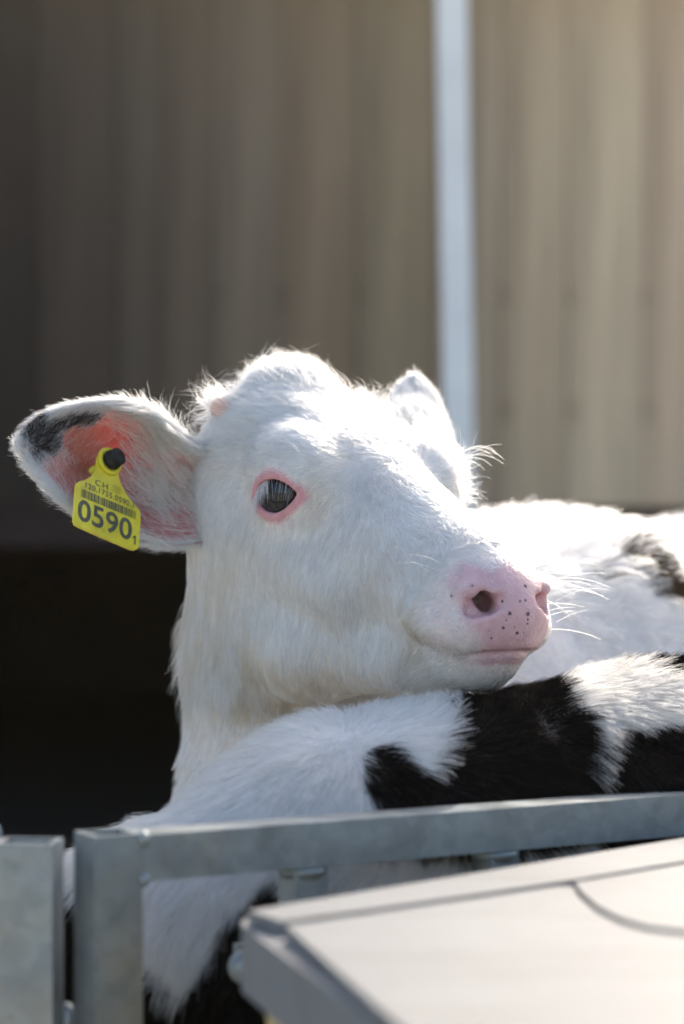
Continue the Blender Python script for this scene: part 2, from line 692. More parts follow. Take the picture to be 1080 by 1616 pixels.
# ------------------------------------------------------------------ white calf: head frame
HF = np.array([0.49, -0.755, -0.436])     # eyes to muzzle
HL = np.array([0.84, 0.543, 0.0])         # near eye to far eye
HU = np.cross(HF, HL)
HU = HU / np.linalg.norm(HU)
if HU[2] < 0:
    HU = -HU
HR = np.stack([HF / np.linalg.norm(HF), HL / np.linalg.norm(HL), HU])
HO = np.array(W(590, 780, 0.0))


def to_world(c):
    return HO + (np.asarray(c, float) @ HR) * 1e-3


def to_head(p):
    return ((np.asarray(p, float) - HO) @ HR.T) * 1e3


NECK = [(np.array(W(452, 830, 0.085)), 0.069), (np.array(W(466, 1040, 0.10)), 0.072), (np.array(W(486, 1300, 0.130)), 0.078)]
NECKH = [(to_head(c), r * 1000) for c, r in NECK]

EAR_ROOTS = [(to_head(W(355, 775, 0.095)), to_head(W(305, 778, 0.085)), 32, 18),
             (to_head(W(600, 735, 0.13)), to_head(W(640, 690, 0.145)), 30, 16)]

EYE_C = np.array([-22.0, 46.5, -10.0])       # eyeball centre, far side positive, mirrored
EYE_R = 24.5
EYE_AX = np.array([0.36, 0.92, 0.06])
EYE_AX /= np.linalg.norm(EYE_AX)
# almond axes in the plane across the eye axis
EYE_U = np.array([0.83, -0.24, 0.50])
EYE_U -= EYE_AX * (EYE_U @ EYE_AX)
EYE_U /= np.linalg.norm(EYE_U)
EYE_V = np.cross(EYE_AX, EYE_U)
if EYE_V[2] < 0:
    EYE_V = -EYE_V


def almond(u, v):
    """Signed distance (mm) to the eye opening: a fuller upper lid, a drawn-out tear corner."""
    w = np.clip(u / np.where(u > 0, 22.5, 20.5), -1.6, 1.6)
    hi = 11.5 * (1 - np.abs(w) ** 2.1)
    lo = 10.5 * (1 - np.abs(w) ** 1.8)
    return np.where(v > 0, v - hi, -v - lo) * 0.78


MOUTH = []


def head_field(p):
    """Signed distance in mm in head coordinates: x to the muzzle, y across, z up."""
    p = p.astype(np.float32)
    m = p.copy()
    m[..., 1] = np.abs(m[..., 1])
    d = rbox(m, (-60, 0, -22), (78, 61, 54), 46)
    d = smin(d, ell(m, (-96, 40, -27), (44, 32, 42)), 20)
    # face: an elliptic taper from the eyes to the muzzle
    d = smin(d, cone(m, (-5, 0, -28), (150, 0, -11), 52, 33, (1, 1.08, 1)), 22)
    # flat nasal bridge
    d = smin(d, cone(m, (10, 0, 4), (148, 0, 3), 24, 19, (1, 1.25, 1)), 16)
    # brow and orbit
    d = smin(d, ell(m, (-22, 48, 3), (40, 23, 28)), 16)
    # cheek bone ridge and masseter
    d = smin(d, cone(m, (-55, 46, -58), (50, 38, -50), 26, 18), 24)
    d = smin(d, cone(m, (-38, 32, -92), (20, 32, -104), 36, 30), 26)
    d = smin(d, cone(m, (20, 24, -104), (110, 16, -62), 30, 20), 24)
    d = smin(d, cone(m, (110, 10, -60), (156, 0, -42), 20, 17), 16)
    # muzzle, lips, chin
    d = smin(d, ell(m, (116, 0, -4), (56, 40, 28)), 14)
    d = smin(d, ell(m, (133, 25, -18), (38, 23, 18)), 8)
    d = smin(d, ell(m, (122, 0, 0), (59, 35, 26)), 7)
    d = smin(d, ell(m, (140, 0, -12), (38, 30, 17)), 8)
    d = smin(d, ell(m, (150, 0, -36), (26, 24, 14)), 4)
    # poll
    d = smin(d, ell(m, (-120, 0, 11), (27, 30, 23)), 18)
    # horn buds
    d = smin(d, ell(m, (-113, 59, 10), (9, 9, 8)), 5)
    # eyelids, then the opening
    q = m - EYE_C.astype(np.float32)
    r = np.sqrt((q ** 2).sum(-1))
    d = smin(d, r - (EYE_R + 2.2), 9)
    a = q @ EYE_AX.astype(np.float32)
    u = q @ EYE_U.astype(np.float32)
    v = q @ EYE_V.astype(np.float32)
    v2 = v
    alm = almond(u, v2)
    alm = np.maximum(alm, -(a - 4))
    d = smax(d, -alm, 2.0)
    d = np.minimum(d, r - (EYE_R - 4.0))
    # tear corner dip
    d = smax(d, -cone(m, EYE_C + EYE_U * 19 + EYE_AX * 17.5, EYE_C + EYE_U * 28 + EYE_AX * 15, 3.0, 1.4), 3)
    # nostrils: a wide fold that opens forwards and outwards, deep at its inner lower end
    d = smax(d, -ell(m, (165, 26, 6), (7.5, 9.5, 8.5)), 4)
    d = smin(d, ell(m, (157, 27, 11), (6, 6, 5.5)), 3)
    d = smax(d, -cone(m, (173, 15.5, 11.5), (163, 27, -1), 4.8, 4.2), 2)
    d = smax(d, -cone(m, (168, 20, 6), (130, 12, 7), 6.2, 5.5), 2)
    d = smax(d, -cone(m, (169, 20, 6), (147, 8, -3), 5.4, 5.4), 2)
    d = smax(d, -cone(m, (147, 8, -3), (118, 9, -5), 5.4, 5.0), 2)
    # mouth line, laid on the surface
    for (a_, b_) in MOUTH:
        d = smax(d, -cone(m, a_, b_, 1.9, 1.9), 2.2)
    # ear roots
    for a_, b_, ra, rb in EAR_ROOTS:
        d = smin(d, cone(p, a_, b_, ra, rb), 16)
    # neck
    for (c0, r0), (c1, r1) in zip(NECKH, NECKH[1:]):
        d = smin(d, cone(p, c0, c1, r0, r1), 26)
    return d


TRUNK = [((0.02, 0.18, CZ - 0.26), 0.095), ((0.04, 0.26, CZ - 0.178), 0.145), ((0.16, 0.38, CZ - 0.170), 0.15), ((0.34, 0.54, CZ - 0.186), 0.157),
         ((0.52, 0.68, CZ - 0.165), 0.14), ((0.60, 0.74, CZ - 0.19), 0.11)]


def body_field(p):
    """White calf's neck, trunk and legs, metres, world coordinates."""
    p = p.astype(np.float32)
    d = None
    for (c0, r0), (c1, r1) in zip(NECK, NECK[1:]):
        e = cone(p, c0, c1, r0, r1)
        d = e if d is None else smin(d, e, 0.03)
    for (c0, r0), (c1, r1) in zip(TRUNK, TRUNK[1:]):
        d = smin(d, cone(p, c0, c1, r0, r1), 0.06)
    d = smin(d, cone(p, NECK[-1][0], TRUNK[1][0], 0.085, 0.14), 0.05)
    for x, y, hind in ((-0.03, 0.30, 0), (0.10, 0.19, 0), (0.46, 0.76, 1), (0.60, 0.64, 1)):
        if hind:
            k = (x - 0.03, y - 0.03, 0.42)
            hk = (x + 0.06, y + 0.05, 0.25)
            d = smin(d, cone(p, (x, y, 0.58), k, 0.085, 0.052), 0.04)
            d = smin(d, cone(p, k, hk, 0.05, 0.026), 0.02)
            d = smin(d, cone(p, hk, (x + 0.045, y + 0.038, 0.06), 0.025, 0.02), 0.01)
            d = smin(d, cone(p, (x + 0.045, y + 0.038, 0.06), (x + 0.02, y + 0.02, 0.028), 0.022, 0.027), 0.01)
        else:
            d = smin(d, cone(p, (x, y, 0.56), (x, y, 0.29), 0.065, 0.03), 0.04)
            d = smin(d, cone(p, (x, y, 0.29), (x, y, 0.07), 0.027, 0.02), 0.012)
            d = smin(d, cone(p, (x, y, 0.07), (x - 0.02, y - 0.02, 0.028), 0.022, 0.027), 0.01)
    # tail
    d = smin(d, cone(p, (0.69, 0.80, 0.66), (0.72, 0.83, 0.30), 0.02, 0.012), 0.02)
    return d


def find_mouth():
    pts = []
    for y in (0, 6, 12, 18, 24):
        z = -20.5 - 0.013 * y * y
        xs = np.arange(120, 200, 0.25)
        f = head_field(np.stack([xs, np.full_like(xs, y), np.full_like(xs, z)], -1))
        k = np.where(f < 0)[0]
        if len(k):
            pts.append((float(xs[k[-1]]), float(y), float(z)))
    for x in ():
        z = -26 - (160 - x) * 0.36
        ys = np.arange(10, 70, 0.25)
        f = head_field(np.stack([np.full_like(ys, x), ys, np.full_like(ys, z)], -1))
        k = np.where(f < 0)[0]
        if len(k) and x < pts[-1][0]:
            pts.append((float(x), float(ys[k[-1]]), float(z)))
    return list(zip(pts, pts[1:]))


MOUTH = find_mouth()


def ray_head(px, py):
    """First hit of the photo ray with the head, in head coordinates (used to place features)."""
    o = np.array([0, -D, CZ])
    t = np.array(W(px, py, 0.0)) - o
    t = t / np.linalg.norm(t)
    s = D - 0.32
    for k in range(160):
        c = to_head(o + t * s)
        d = float(head_field(c[None])[0])
        if abs(d) < 0.15:
            return c
        s += d * 0.8e-3
    return None


# ------------------------------------------------------------------ fur
def tri_sample(V, Q, weight, n, rng):
    """n random surface points (area x weight): positions, normals, source quads."""
    T = np.concatenate([Q[:, [0, 1, 2]], Q[:, [0, 2, 3]]])
    a, b, c = V[T[:, 0]], V[T[:, 1]], V[T[:, 2]]
    ar = np.linalg.norm(np.cross(b - a, c - a), axis=1) * 0.5
    w = ar * weight[T].mean(1)
    cs = np.cumsum(w)
    i = np.searchsorted(cs, rng.random(n) * cs[-1])
    i = np.minimum(i, len(T) - 1)
    r1, r2 = np.sqrt(rng.random(n)), rng.random(n)
    bc = np.stack([1 - r1, r1 * (1 - r2), r1 * r2], 1)
    t = T[i]
    VN = vnormals(V, Q)
    P = (V[t] * bc[:, :, None]).sum(1)
    NN = (VN[t] * bc[:, :, None]).sum(1)
    NN /= np.linalg.norm(NN, axis=1)[:, None] + 1e-9
    return P, NN, t, bc


def unit(a):
    return a / (np.linalg.norm(a, axis=-1, keepdims=True) + 1e-9)


def grow(P, NN, Dr, L, lift, rng, K=5, clump=0.5, clump_n=12, jitter=0.12, gravity=0.0, curl=0.0):
    """Hair polylines (n, K, 3) from roots P along the tangent flow Dr, raised by lift (radians)."""
    n = len(P)
    Dr = Dr - (Dr * NN).sum(1)[:, None] * NN
    Dr = unit(Dr)
    B = np.cross(NN, Dr)
    ang = rng.normal(size=n) * jitter
    Dr = unit(Dr * np.cos(ang)[:, None] + B * np.sin(ang)[:, None])
    lf = lift * rng.uniform(0.6, 1.4, n)
    d0 = Dr * np.cos(lf)[:, None] + NN * np.sin(lf)[:, None]
    d1 = Dr * np.cos(lf * 0.25)[:, None] + NN * np.sin(lf * 0.25)[:, None]
    d1[:, 2] -= gravity
    s = np.linspace(0, 1, K)
    X = P[:, None] + L[:, None, None] * (d0[:, None] * (s - 0.5 * s * s)[None, :, None] + d1[:, None] * (0.5 * s * s)[None, :, None])
    if curl:
        X += (B * (rng.normal(size=n) * curl)[:, None])[:, None] * (L[:, None, None] * (s * s)[None, :, None])
    if clump > 0:
        m = max(1, n // clump_n)
        kd = kdtree.KDTree(m)
        seeds = rng.permutation(n)[:m]
        for j, q in enumerate(seeds):
            kd.insert(P[q], j)
        kd.balance()
        f = kd.find
        own = np.fromiter((f(p)[1] for p in P), np.int64, n)
        lead = seeds[own]
        target = X[lead]
        k = (clump * rng.uniform(0.4, 1.1, n))[:, None, None] * (s ** 1.6)[None, :, None]
        # a clump leader's own length differs: pull only sideways
        X = X * (1 - k) + (target + (P - P[lead])[:, None] * (1 - s)[None, :, None]) * k
    return X


def hair_object(name, parent, X, col, r0, r1=0.25, material=None):
    n, K, _ = X.shape
    cu = bpy.data.hair_curves.new(name)
    cu.add_curves([K] * n)
    cu.attributes['position'].data.foreach_set('vector', X.astype(np.float32).ravel())
    ra = cu.attributes.new('radius', 'FLOAT', 'POINT')
    s = np.linspace(0, 1, K)
    rr = (np.broadcast_to(np.asarray(r0, float), (n,))[:, None] * (1 - (1 - r1) * s ** 1.5)[None]).astype(np.float32)
    ra.data.foreach_set('value', rr.ravel())
    ca = cu.attributes.new('col', 'FLOAT_COLOR', 'CURVE')
    c4 = np.ones((n, 4), np.float32)
    c4[:, :3] = col
    ca.data.foreach_set('color', c4.ravel())
    cu.materials.append(material or M_FUR)
    o = bpy.data.objects.new(name, cu)
    link(o, parent)
    if parent is not None:
        o.matrix_parent_inverse = Matrix.Translation(parent.location).inverted()
    return o


def in_poly(x, y, poly):
    r = np.zeros(len(x), bool)
    j = len(poly) - 1
    for i in range(len(poly)):
        xi, yi = poly[i]
        xj, yj = poly[j]
        c = ((yi > y) != (yj > y)) & (x < (xj - xi) * (y - yi) / (yj - yi + 1e-12) + xi)
        r ^= c
        j = i
    return r


def to_px(P):
    """Photo pixel of world points."""
    s = PXM * (D + P[:, 1]) / D
    return 540 + P[:, 0] / s, 808 - (P[:, 2] - CZ) / s


WHITE = np.array([0.88, 0.87, 0.84])
CREAM = np.array([0.74, 0.62, 0.44])
SKINW = np.array([0.76, 0.73, 0.69])
PINK = np.array([0.66, 0.35, 0.37])
BLACK = np.array([0.004, 0.0035, 0.0035])


# masks on the head, from head coordinates (mm)
def eye_coords(h):
    m = h.copy()
    m[:, 1] = np.abs(m[:, 1])
    q = m - EYE_C
    u, v, a = q @ EYE_U, q @ EYE_V, q @ EYE_AX
    alm = almond(u, v)
    # tear corner reaches forward
    t = np.clip((u - 12) / 19, 0, 1)
    tear = np.abs(v + 0.5) - 9 * (1 - t) - 1.0
    tear = np.where((u > 12) & (u < 32), tear, 20)
    return np.where(a > 2, np.minimum(alm, tear + 2.2), 99), u, v


def nose_mask(h):
    """1 on the bare pink nose plate and lip, 0 in the fur."""
    y, z, x = np.abs(h[:, 1]), h[:, 2], h[:, 0]
    nz = smooth_noise(h, 0.35, 3)
    hw = np.interp(z, [-24, -14, -2, 10, 20, 27], [21, 25, 31, 34, 29, 0]) + nz * 0.9
    pad = sstep(hw - y, -7, 5) * sstep(x, 134 + 2 * nz, 146 + 2 * nz) * sstep(z + 0.013 * y * y, -22.5, -21.0)
    lip = 0.85 * sstep(18 - y, -5, 4) * sstep(x, 150, 158) * sstep(z + 0.010 * y * y, -33, -28) * sstep(-z, 18, 20)
    return np.maximum(pad, lip)


def trunk_brown(P):
    px, py = to_px(P)
    nx = px + 4 * smooth_noise(P, 70, 44)
    ny = py + 4 * smooth_noise(P, 70, 45)
    br = in_poly(nx, ny, [(962, 862), (988, 867), (1040, 903), (1095, 930), (1095, 956), (1048, 950), (1014, 918), (986, 890)])
    br |= in_poly(nx, ny, [(932, 888), (946, 893), (966, 918), (957, 922), (940, 906)])
    return br | ((P[:, 0] > 0.42) & (smooth_noise(P, 14, 46) > 0.7))


def nose_near(h):
    """Soft halo of short stubble round the nose plate."""
    y, z, x = np.abs(h[:, 1]), h[:, 2], h[:, 0]
    return sstep(x, 125, 150) * (1 - sstep(y, 40, 52)) * sstep(z, -45, -34)


def build_white_calf():
    rng = np.random.default_rng(21)
    # --- head and upper neck, fine grid
    Vh, Qh = mesh_field(head_field, (-206, -118, -205), (192, 118, 84), 1.7)
    Wv = to_world(Vh)
    zc = Wv[:, 2]
    keep = (zc[Qh] > CZ - 0.135).all(1) | ((Vh[:, 0])[Qh] > 40).all(1)
    Qh = Qh[keep]
    used = np.unique(Qh)
    remap = np.full(len(Vh), -1)
    remap[used] = np.arange(len(used))
    Vh, Wv, Qh = Vh[used], Wv[used], remap[Qh]
    # --- trunk, coarse grid, tucked under the head mesh where they meet
    Vb, Qb = mesh_field(lambda p: body_field(p) + 0.0012, (-0.2, -0.08, -0.002), (0.86, 1.0, 0.9), 0.008, 3)
    # --- colours
    em, eu, ev = eye_coords(Vh)
    nm = nose_mask(Vh)
    colh = np.tile(SKINW, (len(Vh), 1))
    pk = sstep(-em, -8.0, -4.0)
    colh = colh * (1 - pk[:, None]) + np.array([0.64, 0.33, 0.345]) * pk[:, None]
    hal = nose_near(Vh) * 0.45
    colh = colh * (1 - hal[:, None]) + np.array([0.68, 0.47, 0.46]) * hal[:, None]
    colh = colh * (1 - nm[:, None]) + np.array([0.66, 0.42, 0.44]) * nm[:, None]
    hb = np.sqrt(((np.abs(Vh) * [0, 1, 0] + Vh * [1, 0, 1] - np.array([-114, 64, 13])) ** 2).sum(1))
    hk = sstep(-hb, -12, -8)
    colh = colh * (1 - hk[:, None]) + np.array([0.72, 0.42, 0.30]) * hk[:, None]
    # inside of the nostrils is dark flesh
    wet = nm.copy()
    colb = np.tile(SKINW, (len(Vb), 1))
    colb[trunk_brown(Vb) & (vnormals(Vb, Qb)[:, 1] < 0.3)] = (0.03, 0.02, 0.014)
    # --- ears
    ears = [ear_mesh(*EAR_NEAR), ear_mesh(*EAR_FAR)]
    verts = [Wv, Vb] + [e['V'] for e in ears]
    quads = [Qh, Qb + len(Wv)]
    off = len(Wv) + len(Vb)
    for e in ears:
        quads.append(e['Q'] + off)
        off += len(e['V'])
    cols = np.concatenate([colh, colb] + [e['col'] for e in ears])
    wets = np.concatenate([wet] + [np.zeros(len(v)) for v in verts[1:]])
    allV = np.concatenate(verts)
    allQ = np.concatenate(quads)
    base = np.array([0.0, 0.2, 0.0])
    me = bpy.data.meshes.new('calf')
    me.from_pydata((allV - base).tolist(), [], allQ.tolist())
    me.update()
    me.polygons.foreach_set('use_smooth', [True] * len(me.polygons))
    mi = np.zeros(len(allQ), np.int32)
    mi[len(Qh) + len(Qb):] = 1
    me.polygons.foreach_set('material_index', mi)
    ca = me.attributes.new('col', 'FLOAT_COLOR', 'POINT')
    c4 = np.ones((len(allV), 4), np.float32)
    c4[:, :3] = cols
    ca.data.foreach_set('color', c4.ravel())
    wa = me.attributes.new('wet', 'FLOAT', 'POINT')
    wa.data.foreach_set('value', wets.astype(np.float32))
    spots = []
    for px, py, r in ((829, 925, 3.6), (829, 947, 3.0), (821, 949, 2.2), (793, 949, 2.9), (804, 968, 3.6), (833, 969, 4.2), (832, 985, 2.6),
                      (833, 978, 2.0), (794, 991, 3.0), (799, 979, 1.8), (816, 999, 3.3), (826, 999, 1.4), (775, 1008, 2.3), (745, 924, 2.6),
                      (812, 990, 1.4), (772, 995, 1.5), (712, 940, 3.0)):
        h = ray_head(px, py)
        if h is not None:
            spots.append((tuple(to_world(h) - base), r * PXM * 0.93))
    me.materials.append(skin_material(spots))
    me.materials.append(ear_material())
    calf = bpy.data.objects.new('calf', me)
    calf.location = base
    calf['label'] = 'white calf with pink nose and raised head, a yellow tag in its ear'
    calf['category'] = 'calf'
    calf['group'] = 'calves in the pen'
    link(calf)

    # --- eyeballs
    for sgn, nm_ in ((-1, 'eye'), (1, 'eye')):
        c = EYE_C * [1, sgn, 1]
        ax = EYE_AX * [1, sgn, 1]
        look = unit(ax * 0.93 + np.array([0.10, 0, 0.0]))
        cw = Vector(to_world(c))
        axw = Vector(look @ HR)
        bm = bmesh.new()
        bmesh.ops.create_uvsphere(bm, u_segments=48, v_segments=32, radius=EYE_R * 1e-3)
        for v_ in bm.verts:                 # corneal bulge
            t = v_.co.normalized().dot(axw)
            if t > 0.80:
                v_.co *= 1 + 0.05 * ((t - 0.80) / 0.2) ** 1.0
            v_.co += cw
        ob = bm_obj('eye', bm, None, calf, smooth=True)
        front = Vector(cw) + axw * EYE_R * 1.0e-3
        ob.data.materials.append(eye_material(tuple(front), axw))

    # --- head fur
    n = int(300000 * FUR)
    wgt = 1.0 - np.clip(nm * 1.05, 0, 0.996)
    wgt *= 1 - sstep(-em, -7.5, -2.6) * 0.995
    wgt *= 1 - hk * 0.98
    P, NN, t, bc = tri_sample(Wv, Qh, wgt, n, rng)
    h = to_head(P)
    Dr, L, lift, col = head_flow(h, P)
    em_s = eye_coords(h)[0]
    nm_s = nose_mask(h)
    L *= 0.25 + 0.75 * sstep(em_s, 2, 16)
    L *= 0.40 + 0.60 * (1 - nose_near(h))
    L *= rng.uniform(0.6, 1.15, n)
    mzl = sstep(h[:, 0], 95, 150)
    X = grow(P, NN, Dr, L, lift, rng, 5, 0.6, 20, 0.15)
    hair_object('fur', calf, X, col, 0.00010, 0.25)

    # --- long hairs along poll and neck outline
    n = int(7000 * FUR)
    wl = sstep(-Vh[:, 0], 95, 130) * sstep(Vh[:, 2], -10, 20)
    wn2 = sstep(-(Wv[:, 0]), 0.095, 0.118) * sstep(-(Wv[:, 2] - CZ), 0.05, 0.10) * 0.22
    wf_ = sstep(Vh[:, 1], 50, 62) * sstep(-Vh[:, 0], -25, 10) * sstep(Vh[:, 2], -30, 0) * 0.6
    P, NN, t, bc = tri_sample(Wv, Qh, wl + wn2 + wf_ + 1e-6, n, rng)
    h = to_head(P)
    Dr, L, lift, col = head_flow(h, P)
    L = rng.uniform(0.012, 0.034, n) * np.where(P[:, 2] < CZ - 0.02, 0.75, 1.0)
    X = grow(P, NN, Dr, L, np.full(n, 0.7), rng, 6, 0.75, 9, 0.5, 0.1, 0.35)
    hair_object('long_hair', calf, X, col, 0.00010, 0.2)

    # --- trunk fur
    n = int(90000 * FUR)
    wgt = (0.12 + sstep(Vb[:, 2], 0.4, 0.6)) * np.where((Vb[:, 2] > CZ - 0.12) & (Vb[:, 1] < 0.2), 0.0, 1.0)
    P, NN, t, bc = tri_sample(Vb, Qb, wgt, n, rng)
    Dr = np.tile(np.array([0.55, 0.45, -0.55]), (n, 1))
    Dr += 0.35 * np.stack([smooth_noise(P, 9, 41), smooth_noise(P, 9, 42), smooth_noise(P, 9, 43)], 1)
    Dr[:, 2] -= 0.6 * sstep(-NN[:, 2], -0.6, 0.2)
    col = np.tile(WHITE, (n, 1)) * rng.uniform(0.9, 1.03, (n, 1))
    br = trunk_brown(P) & (NN[:, 1] < 0.3)
    col[br] = np.array([0.075, 0.042, 0.020])
    tp = sstep(NN[:, 2], 0.5, 0.9)
    L = rng.uniform(0.012, 0.026, n) * (1 + 0.5 * tp)
    X = grow(P, NN, Dr, L, 0.45 + 0.5 * tp, rng, 4, 0.75, 30, 0.3)
    hair_object('trunk_fur', calf, X[~br], col[~br], 0.00022, 0.3)
    hair_object('brown_fur', calf, X[br], col[br], 0.00040, 0.4, M_FURB)

    # --- ear fur
    for e in ears:
        ear_fur(e, calf, rng)

    # --- eyelashes
    for sgn in (-1, 1):
        roots, Ls, ds = [], [], []
        for k in range(230):
            th = rng.uniform(0.20, 0.93) * math.pi
            u = 20.5 * math.cos(th)
            v = 12.4 * (1 - abs(math.cos(th)) ** 2.1)
            a = math.sqrt(max(4.0, (EYE_R + 1.2) ** 2 - u * u - v * v))
            dens = 1.0 if u < -3 else 0.12
            if rng.random() > dens:
                continue
            c = EYE_C + EYE_U * u + EYE_V * v + EYE_AX * a
            dd = EYE_AX * rng.uniform(0.5, 0.9) - EYE_V * rng.uniform(0.45, 0.9) + EYE_U * rng.uniform(0.0, 0.45)
            roots.append(c * [1, sgn, 1])
            ds.append(dd * [1, sgn, 1])
            Ls.append(rng.uniform(9, 17))
        roots = np.array(roots)
        ds = unit(np.array(ds))
        Ls = np.array(Ls)
        s = np.linspace(0, 1, 6)
        X = roots[:, None] + Ls[:, None, None] * ds[:, None] * s[None, :, None]
        X += (-EYE_V * [1, sgn, 1])[None, None] * (Ls * 0.25)[:, None, None] * (s * s)[None, :, None]
        hair_object('eyelashes', calf, to_world(X.reshape(-1, 3)).reshape(X.shape), np.tile(WHITE * 1.05, (len(X), 1)), 0.00012, 0.2)

    # --- whiskers and brow bristles
    XS = []

    def bristle(root, tip, sag, k=8):
        s = np.linspace(0, 1, k)[:, None]
        root, tip = np.asarray(root), np.asarray(tip)
        XS.append(root * (1 - s) + tip * s + np.array(sag) * (s * (1 - s) * 4 * 0.25))

    def surf(px, py, fallback):
        c = ray_head(px, py)
        return to_world(c) if c is not None else np.array(W(px, py, fallback))
    # far side of the muzzle, against the light
    for k in range(17):
        c = np.array([rng.uniform(122, 168), rng.uniform(38, 44), rng.uniform(-26, 12)])
        root = to_world(c)
        tip = root + np.array([rng.uniform(0.020, 0.045), rng.uniform(-0.01, 0.015), rng.uniform(-0.014, 0.012)])
        bristle(root, tip, (0.002, 0, rng.uniform(0.004, 0.018)))
    # near upper lip
    for (a, b, z) in (((634, 877), (702, 893), 0.012), ((620, 890), (690, 900), 0.010), ((644, 884), (680, 906), 0.006), ((690, 884), (712, 883), 0.008)):
        tip = np.array(W(a[0], a[1], -0.118))
        bristle(surf(b[0], b[1], -0.10), tip, (0, -0.004, z))
    for k in range(10):
        b = (rng.uniform(640, 720), rng.uniform(950, 1040))
        r_ = surf(b[0], b[1], -0.1)
        bristle(r_, r_ + np.array([rng.uniform(-0.018, 0.004), -0.012, rng.uniform(-0.016, -0.004)]), (0, -0.003, 0.003))
    # bristles over the near eye
    for (a, b, z) in (((347, 662), (378, 704), 0.004), ((418, 684), (470, 708), 0.010), ((420, 690), (474, 714), 0.008), ((395, 722), (420, 690), 0.010), ((410, 690), (440, 690), 0.004)):
        bristle(surf(a[0], a[1], -0.02), np.array(surf(b[0], b[1], -0.02)) + np.array([0, -0.010, 0]), (0, -0.008, z))
    # bristles over the far eye, standing out against the wall
    for (b, z) in (((755, 680), 0.0), ((792, 701), 0.014), ((795, 732), 0.02), ((788, 718), 0.014), ((776, 735), 0.02), ((783, 712), 0.016), ((770, 712), 0.01), ((796, 725), 0.018), ((765, 742), 0.012), ((780, 722), 0.02)):
        y = 0.03
        root = np.array(W(722 + rng.uniform(0, 14), 706 + rng.uniform(0, 38), y))
        bristle(root, np.array(W(b[0], b[1], y + rng.uniform(-0.01, 0.01))), (0, 0, z))
    X = np.stack(XS)
    hair_object('whiskers', calf, X, np.tile(np.array([0.86, 0.84, 0.76]), (len(X), 1)), 0.00017, 0.3)
    # short lashes of the far eye
    return calf


def head_flow(h, P):
    """Fur direction, length, lift and colour on head and neck."""
    n = len(h)
    x, y, z = h[:, 0], h[:, 1], h[:, 2]
    ya = np.abs(y)
    rad = h - np.array([18, 0, 30])
    rl = np.linalg.norm(rad, axis=1)
    rad = unit(rad)
    # swirl round the whorl
    sw = np.cross(np.array([0, 0, 1.0]), rad) * np.exp(-(rl / 45) ** 2)[:, None] * 0.9
    d = rad + sw
    side = sstep(-z, 2, 45) * sstep(ya, 20, 45)
    down = np.array([0.40, 0.0, -0.92])
    d = d * (1 - side[:, None]) + down * side[:, None]
    # eye: fur parts round it
    q = np.stack([x, ya, z], 1) - EYE_C
    er = np.linalg.norm(q, axis=1)
    ew = np.exp(-(er / 38) ** 2)
    eo = unit(q) * np.stack([np.ones(n), np.sign(y), np.ones(n)], 1)
    d = unit(d) + eo * ew[:, None] * 1.2
    # muzzle: fur runs back and down from the nose plate
    mz = sstep(x, 105, 150)
    d = unit(d) * (1 - mz[:, None]) + (np.array([-0.55, 0, -0.75]) + np.stack([0 * y, np.sign(y) * 0.3, 0 * y], 1)) * mz[:, None]
    # poll: upright tuft
    pt = sstep(-x, 95, 125) * sstep(z, 0, 25)
    d = unit(d) * (1 - pt[:, None] * 0.6) + np.array([-0.3, 0.15, 0.8]) * pt[:, None] * 0.6
    # neck hangs straight down in the world
    nk = sstep(-(P[:, 2] - CZ), 0.03, 0.11) * sstep(-x, -40, 20)
    wd = np.array([-0.10, -0.2, -1.0]) @ HR.T
    d = unit(d) * (1 - nk[:, None]) + wd * nk[:, None]
    n1 = np.stack([smooth_noise(h, 0.09, 31 + k) for k in range(3)], 1)
    n2 = np.stack([smooth_noise(h, 0.30, 36 + k) for k in range(3)], 1)
    d = unit(d) + 0.09 * n1 + 0.09 * n2
    dw = d @ HR
    L = np.full(n, 0.0085)
    L += 0.005 * sstep(-x, 0, 60) * sstep(z, -20, 15)
    L += 0.010 * pt
    L += 0.001 * side
    L += 0.006 * nk + 0.002 * sstep(-z, 95, 130)
    L *= 1 - 0.35 * mz
    lift = np.full(n, 0.24) + 0.55 * pt + 0.12 * mz + 0.1 * nk
    col = np.tile(WHITE, (n, 1)) * (1 + 0.035 * smooth_noise(h, 0.12, 51)[:, None] + 0.03 * smooth_noise(h, 0.9, 52)[:, None])
    # yellow staining: throat, lip edge, under the eye corner
    px, py = to_px(P)
    st = 0.55 * np.exp(-(((px - 455) / 75) ** 2 + ((py - 1120) / 50) ** 2))
    st += 0.30 * np.exp(-(((px - 625) / 40) ** 2 + ((py - 970) / 70) ** 2))
    st += 0.35 * np.exp(-(((px - 690) / 50) ** 2 + ((py - 1030) / 32) ** 2))
    st += 0.16 * np.exp(-(((px - 510) / 30) ** 2 + ((py - 775) / 30) ** 2))
    st += 0.20 * nk + 0.14 * sstep(-z, 60, 120) * side
    st += 0.25 * np.exp(-(((px - 285) / 25) ** 2 + ((py - 850) / 40) ** 2))
    st += 0.07 * np.clip(smooth_noise(h, 0.07, 57), 0, 2)
    st = np.clip(st * (1 + 0.5 * smooth_noise(h, 0.25, 55)), 0, 0.8)
    col = col * (1 - st[:, None]) + CREAM * st[:, None]
    return dw, L, lift, np.clip(col, 0, 0.93)


# ------------------------------------------------------------------ ears
def curve_at(pts, s):
    p = np.asarray(pts, float)
    t = np.concatenate([[0], np.cumsum(np.linalg.norm(np.diff(p[:, :2], axis=0), axis=1))])
    t /= t[-1]
    out = np.stack([np.interp(s, t, p[:, k]) for k in range(p.shape[1])], 1)
    for _ in range(3):
        out[1:-1] = 0.25 * out[:-2] + 0.5 * out[1:-1] + 0.25 * out[2:]
    return out


